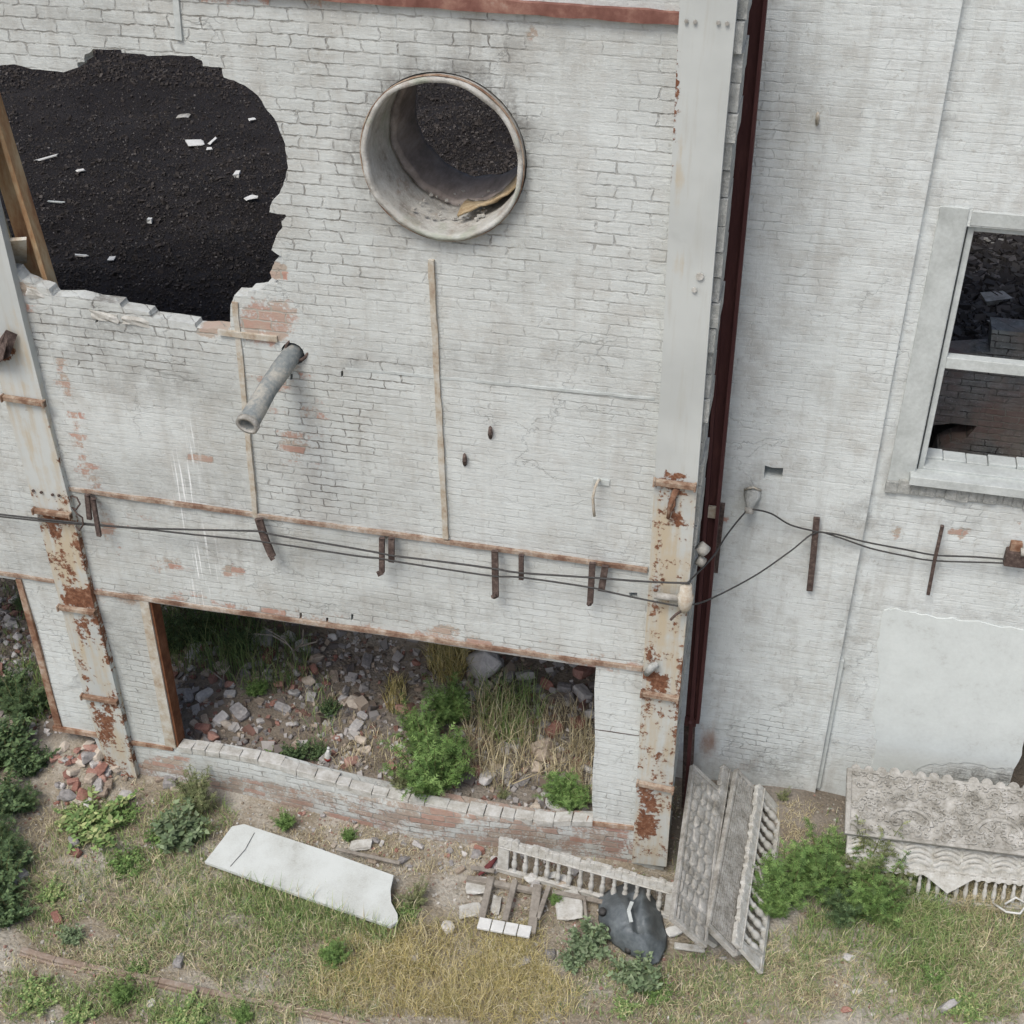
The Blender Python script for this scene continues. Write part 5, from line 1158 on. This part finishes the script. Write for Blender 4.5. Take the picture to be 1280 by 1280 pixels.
def stackp(t0, t1, Zt, b0, b1, Zb, label, style, h=.5, mat=CONC, nb=13, seed=0, flip=False):
    # t0,b0: far end, t1,b1: near end (photo points of the upper and a lower line of the panel)
    TLv, TRv = G(*t0, Zt), G(*t1, Zt); BLv = G(*b0, Zb)
    ax = (TRv-TLv).normalized(); dn = BLv-TLv; dn = (dn-ax*dn.dot(ax)).normalized()
    return panel('fence_panel', TLv+dn*h, TRv+dn*h, TLv, label, style, mat, nb=nb, seed=seed, flip=flip)
stackp((866,955), (840,1148), .92, (900,955), (872,1150), .64, 'fence panel with rough stone relief, first from the steel column in the leaning stack', 'stone', .48, CONC, seed=5)
stackp((904,952), (872,1146), .66, (930,968), (890,1158), .40, 'fence panel with balusters squeezed between the stone and the brick patterned ones', 'baluster', .48, CONC, 15, 6)
stackp((921,960), (884,1158), .62, (948,975), (918,1172), .36, 'fence panel with fine brick relief, third from the steel column in the leaning stack', 'brick', .46, CONC, seed=7)
stackp((948,976), (918,1176), .45, (984,1008), (962,1197), .02, 'baluster fence panel outermost in the leaning stack, beside the green weeds', 'baluster', .50, CONCP, 13, 8)
def stackr(bl, br, Zb, tl, Zt, label, style, h, mat, nb=13, seed=0, flip=False, ext=.9):
    BL, BR = G(*bl, Zb), G(*br, Zb); BR = BR+(BR-BL).normalized()*ext; TLv = G(*tl, Zt); ax = (BR-BL).normalized(); up = TLv-BL; up = (up-ax*up.dot(ax)).normalized()
    return panel('fence_panel', BL, BR, BL+up*h, label, style, mat, nb=nb, seed=seed, flip=flip)
stackr((1056,1118), (1280,1142), .02, (1056,1062), .5, 'baluster fence panel at the bottom front of the right stack', 'baluster', .50, CONCP, 22, 11, ext=.5)
stackr((1056,1084), (1280,1106), .34, (1055,1038), .66, 'fence panel with wavy relief and a triangular drop, in front of the right stack', 'wave', .46, CONCP, seed=12, ext=.5)
stackr((1056,1042), (1280,1070), .70, (1060,972), .98, 'ornate scalloped fence panel lying tilted on top of the right stack', 'ornate', .68, CONC, seed=13, ext=.5)
# props of the stack: broken bars at the near ends
for a, b, w_, l in [((846,1152),(892,1182),.07,'broken concrete bar nearest the rubber sheet under the leaning stack'), ((862,1150),(900,1172),.06,'second broken concrete bar under the leaning stack'), ((885,1150),(924,1192),.06,'long concrete bar sticking out of the middle of the leaning stack'), ((920,1182),(950,1198),.05,'concrete bar end under the outermost leaning panel')]:
    A, B = G(*a, .34), G(*b, .05); m = MB(); m.bar(A, B, w_, .06, (0,0,1)); m.bar(A+Vector((0,0,.06)), B+Vector((0,0,.06)), w_*.4, .012, (0,0,1)); o = link('concrete_bar', m.mesh('concrete_bar'), CONCP); bevel(o, .008, 2); tag(o, l, 'bar')
A, B = gp(842,1188)+Vector((0,0,.06)), gp(880,1192)+Vector((0,0,.05)); m = MB(); m.bar(A, B, .07, .03, (0,0,1)); o = link('plank', m.mesh('plank'), CONCP); tag(o, 'short pale plank on the ground in front of the leaning stack', 'plank'); bevel(o)
A = G(950,1085,.3); m = MB(); m.bar(A, G(957,1110,.26), .12, .02, (.8,0,.6)); o = link('tile', m.mesh('tile'), CONC); tag(o, 'grey broken tile leaning on the outermost balusters', 'tile'); bevel(o)

# ------------------------------------------------------------------ black rubber sheet
ol = [(748,1118),(760,1112),(785,1100),(797,1099),(803,1108),(824,1127),(828,1145),(834,1168),(833,1185),(824,1203),(812,1206),(800,1200),(780,1190),(768,1182),(754,1167),(748,1150)]
cx_, cy_ = 790, 1152; vs = []; RN = 26; AN = 128
def olr(a):
    best = 0
    for i in range(len(ol)):
        (x1, y1), (x2, y2) = ol[i], ol[(i+1) % len(ol)]; dx, dy = cos(a), sin(a); ex, ey = x2-x1, y2-y1; den = dx*ey-dy*ex
        if abs(den) < 1e-9: continue
        t_ = ((x1-cx_)*ey-(y1-cy_)*ex)/den; u_ = ((x1-cx_)*dy-(y1-cy_)*dx)/den
        if t_ > 0 and -1e-6 <= u_ <= 1+1e-6: best = max(best, t_)
    return best
for i in range(RN+1):
    for k in range(AN):
        a = 2*pi*k/AN; f = i/RN; R_ = olr(a)*f; x, y = cx_+R_*cos(a), cy_+R_*sin(a)
        z = .30*(1-f**2.6)*(1-.35*max(0, (y-1150)/50))+.06; q = (x-748)/86; w_ = (y-1099)/105
        fold = .05*(1-2*abs(sin(q*4+w_*2.3+.6*mn.noise(Vector((q*3,w_*3,4))))))*f+.045*(1-2*abs(sin(a*3.5+1.)))*f*f+.04*mn.noise(Vector((q*5, w_*5, 1)))
        crease = -.09*math.exp(-((x-797-(y-1150)*.15)/6)**2)*(1 if 1115 < y < 1165 else 0)
        g = G(x, y, max(.02, z)); vs.append((g.x, g.y, max(.015, z+(fold+crease)*(.3+.7*(1-f**6)))))
fs = [(i*AN+k, i*AN+(k+1) % AN, (i+1)*AN+(k+1) % AN, (i+1)*AN+k) for i in range(RN) for k in range(AN)]
rs = link('rubber_sheet', mesh('rubber_sheet', vs, fs, True), RUBBER); tag(rs, 'crumpled black rubber sheet with a torn slit, in front of the baluster panel', 'rubber sheet')
s_ = rs.modifiers.new('solid', 'SOLIDIFY'); s_.thickness = .012
m = MB(); a, b = G(790,1128,.41), G(789,1153,.40); m.bar(a, a.lerp(b,.5)+Vector((-.03,0,.01)), .035, .012, (0,0,1)); m.bar(a.lerp(b,.5)+Vector((-.03,0,.01)), b, .035, .012, (0,0,1)); link('torn_edge', m.mesh('torn_edge'), PLAST, rs)
m = MB()
for x, y, z in [(753,1139,.2),(760,1162,.17),(786,1186,.12)]: c = G(x,y,z); m.tube([c-Vector((0,0,.03)), c+Vector((0,0,.02))], [.04,.035], 10)
link('grommet', m.mesh('grommet', True), CABLE, rs)

# ------------------------------------------------------------------ broken tiled frame and planks
fr = empty('wooden_frame', gp(625,1150), 'broken grey wooden frame with a row of white tiles lying by the low wall', 'frame')
for (a, b, w_) in [((614,1098),(602,1150),.07), ((644,1102),(631,1153),.06), ((672,1108),(664,1168),.09), ((686,1110),(672,1150),.05)]:
    m = MB(); m.bar(G(*a,.10), G(*b,.10), w_, .04, (0,0,1)); o = link('slat', m.mesh('slat'), WOOD, fr); bevel(o)
m = MB(); m.bar(G(584,1100,.06), G(668,1116,.06), .06, .05, (0,0,1)); o = link('rail', m.mesh('rail'), WOOD, fr); bevel(o)
for i in range(4):
    a = (598+i*16.6, 1155+i*3.0); b = (a[0]+15.4, a[1]+2.8); m = MB(); m.bar(G(*a,.13), G(*b,.13), .13, .03, (0,0,1)); o = link('tile', m.mesh('tile'), LIT, fr); bevel(o, .004)
for px, py, sx, sy_, rz, l, mt in [(663,1102,.10,.10,.8,'small white diamond shaped tile on the crossbar of the frame',LIT), (596,1110,.20,.24,.2,'broken pale plate behind the tiled frame, left side',CONCP), (620,1135,.09,.2,.1,'narrow pale strip inside the tiled frame',CONCP),
                                   (710,1135,.26,.34,.3,'large pale plate between the frame and the rubber sheet',CONCP), (588,1142,.22,.16,.3,'pale broken block left of the tiled frame',CONCP), (452,1060,.22,.12,.3,'pale broken plate above the middle of the white slab',CONCP), (690,1098,.1,.06,.4,'small white chip below the baluster panel, left one',LIT), (706,1103,.12,.07,-.4,'small white chip below the baluster panel, right one',LIT), (1278,1135,.25,.05,.3,'bleached stick at the right edge in the grass',LIT), (842,1168,.14,.10,.6,'white plate between rubber sheet and leaning stack',LIT)]:
    q = gp(px, py); o = block('plate', q+Vector((0,0,.05)), (sx, sy_, .035), mt, l, 'plate', (random.uniform(-.15,.15), random.uniform(-.15,.15), rz))
for a, b, w_, l in [((730,1122),(735,1170),.03,'thin upright lath beside the rubber sheet'), ((400+20,1062),(500,1080),.04,'grey lath behind the white slab'), ((690,1115),(760,1130),.05,'grey plank under the baluster panel'), ((588,1085),(618,1090),.05,'short plank left of the baluster panel')]:
    m = MB(); m.bar(G(*a,.10), G(*b,.07), w_, .025, (0,0,1)); o = link('plank', m.mesh('plank'), WOOD); bevel(o); tag(o, l, 'plank')
m = MB(); m.tube([G(598,1094,.06), G(610,1084,.09), G(621,1072,.12)], [.012,.035,.014], 7); tag(link('red_rag', m.mesh('red_rag', True), simple('dark_red_cloth', [(.3,(.08,.02,.02)),(.7,(.2,.06,.06))], 12)), 'dark red rag in the corner left of the baluster panel', 'rag')
coil2 = [G(1240,1128,.1), G(1258,1140,.16), G(1275,1142,.2), G(1284,1130,.22), G(1270,1122,.24), G(1256,1130,.16)]
m = MB(); m.tube(coil2, .012, 6); tag(link('white_rope', m.mesh('white_rope', True), LIT), 'loop of white rope in the grass at the right edge', 'rope')

# ------------------------------------------------------------------ light
W = bpy.data.worlds.new('World'); S.world = W; W.use_nodes = True; nt = W.node_tree; bg = nt.nodes['Background']
sky = nt.nodes.new('ShaderNodeTexSky'); sky.sky_type = 'NISHITA'; sky.sun_disc = False; EL, AZ = radians(58), radians(200)
sky.sun_elevation = EL; sky.sun_rotation = AZ; sky.air_density = 1.; sky.dust_density = 4.; sky.ozone_density = 1.; nt.links.new(sky.outputs[0], bg.inputs[0]); bg.inputs[1].default_value = .122
sn = bpy.data.lights.new('sun', 'SUN'); sn.energy = 1.55; sn.angle = radians(24); sn.color = (1,.99,.955); so = bpy.data.objects.new('sun', sn); COL.objects.link(so)
# sky sun_rotation turns clockwise from +Y seen from above
d = Vector((sin(AZ)*cos(EL), cos(AZ)*cos(EL), sin(EL))); so.rotation_euler = d.to_track_quat('Z', 'Y').to_euler(); so.location = (0,-20,30)
S.view_settings.view_transform = 'Standard'; S.view_settings.look = 'None'; S.view_settings.gamma = 1; S.view_settings.exposure = 0.32
S.cycles.max_bounces = 6; S.cycles.diffuse_bounces = 4; S.cycles.use_denoising = True
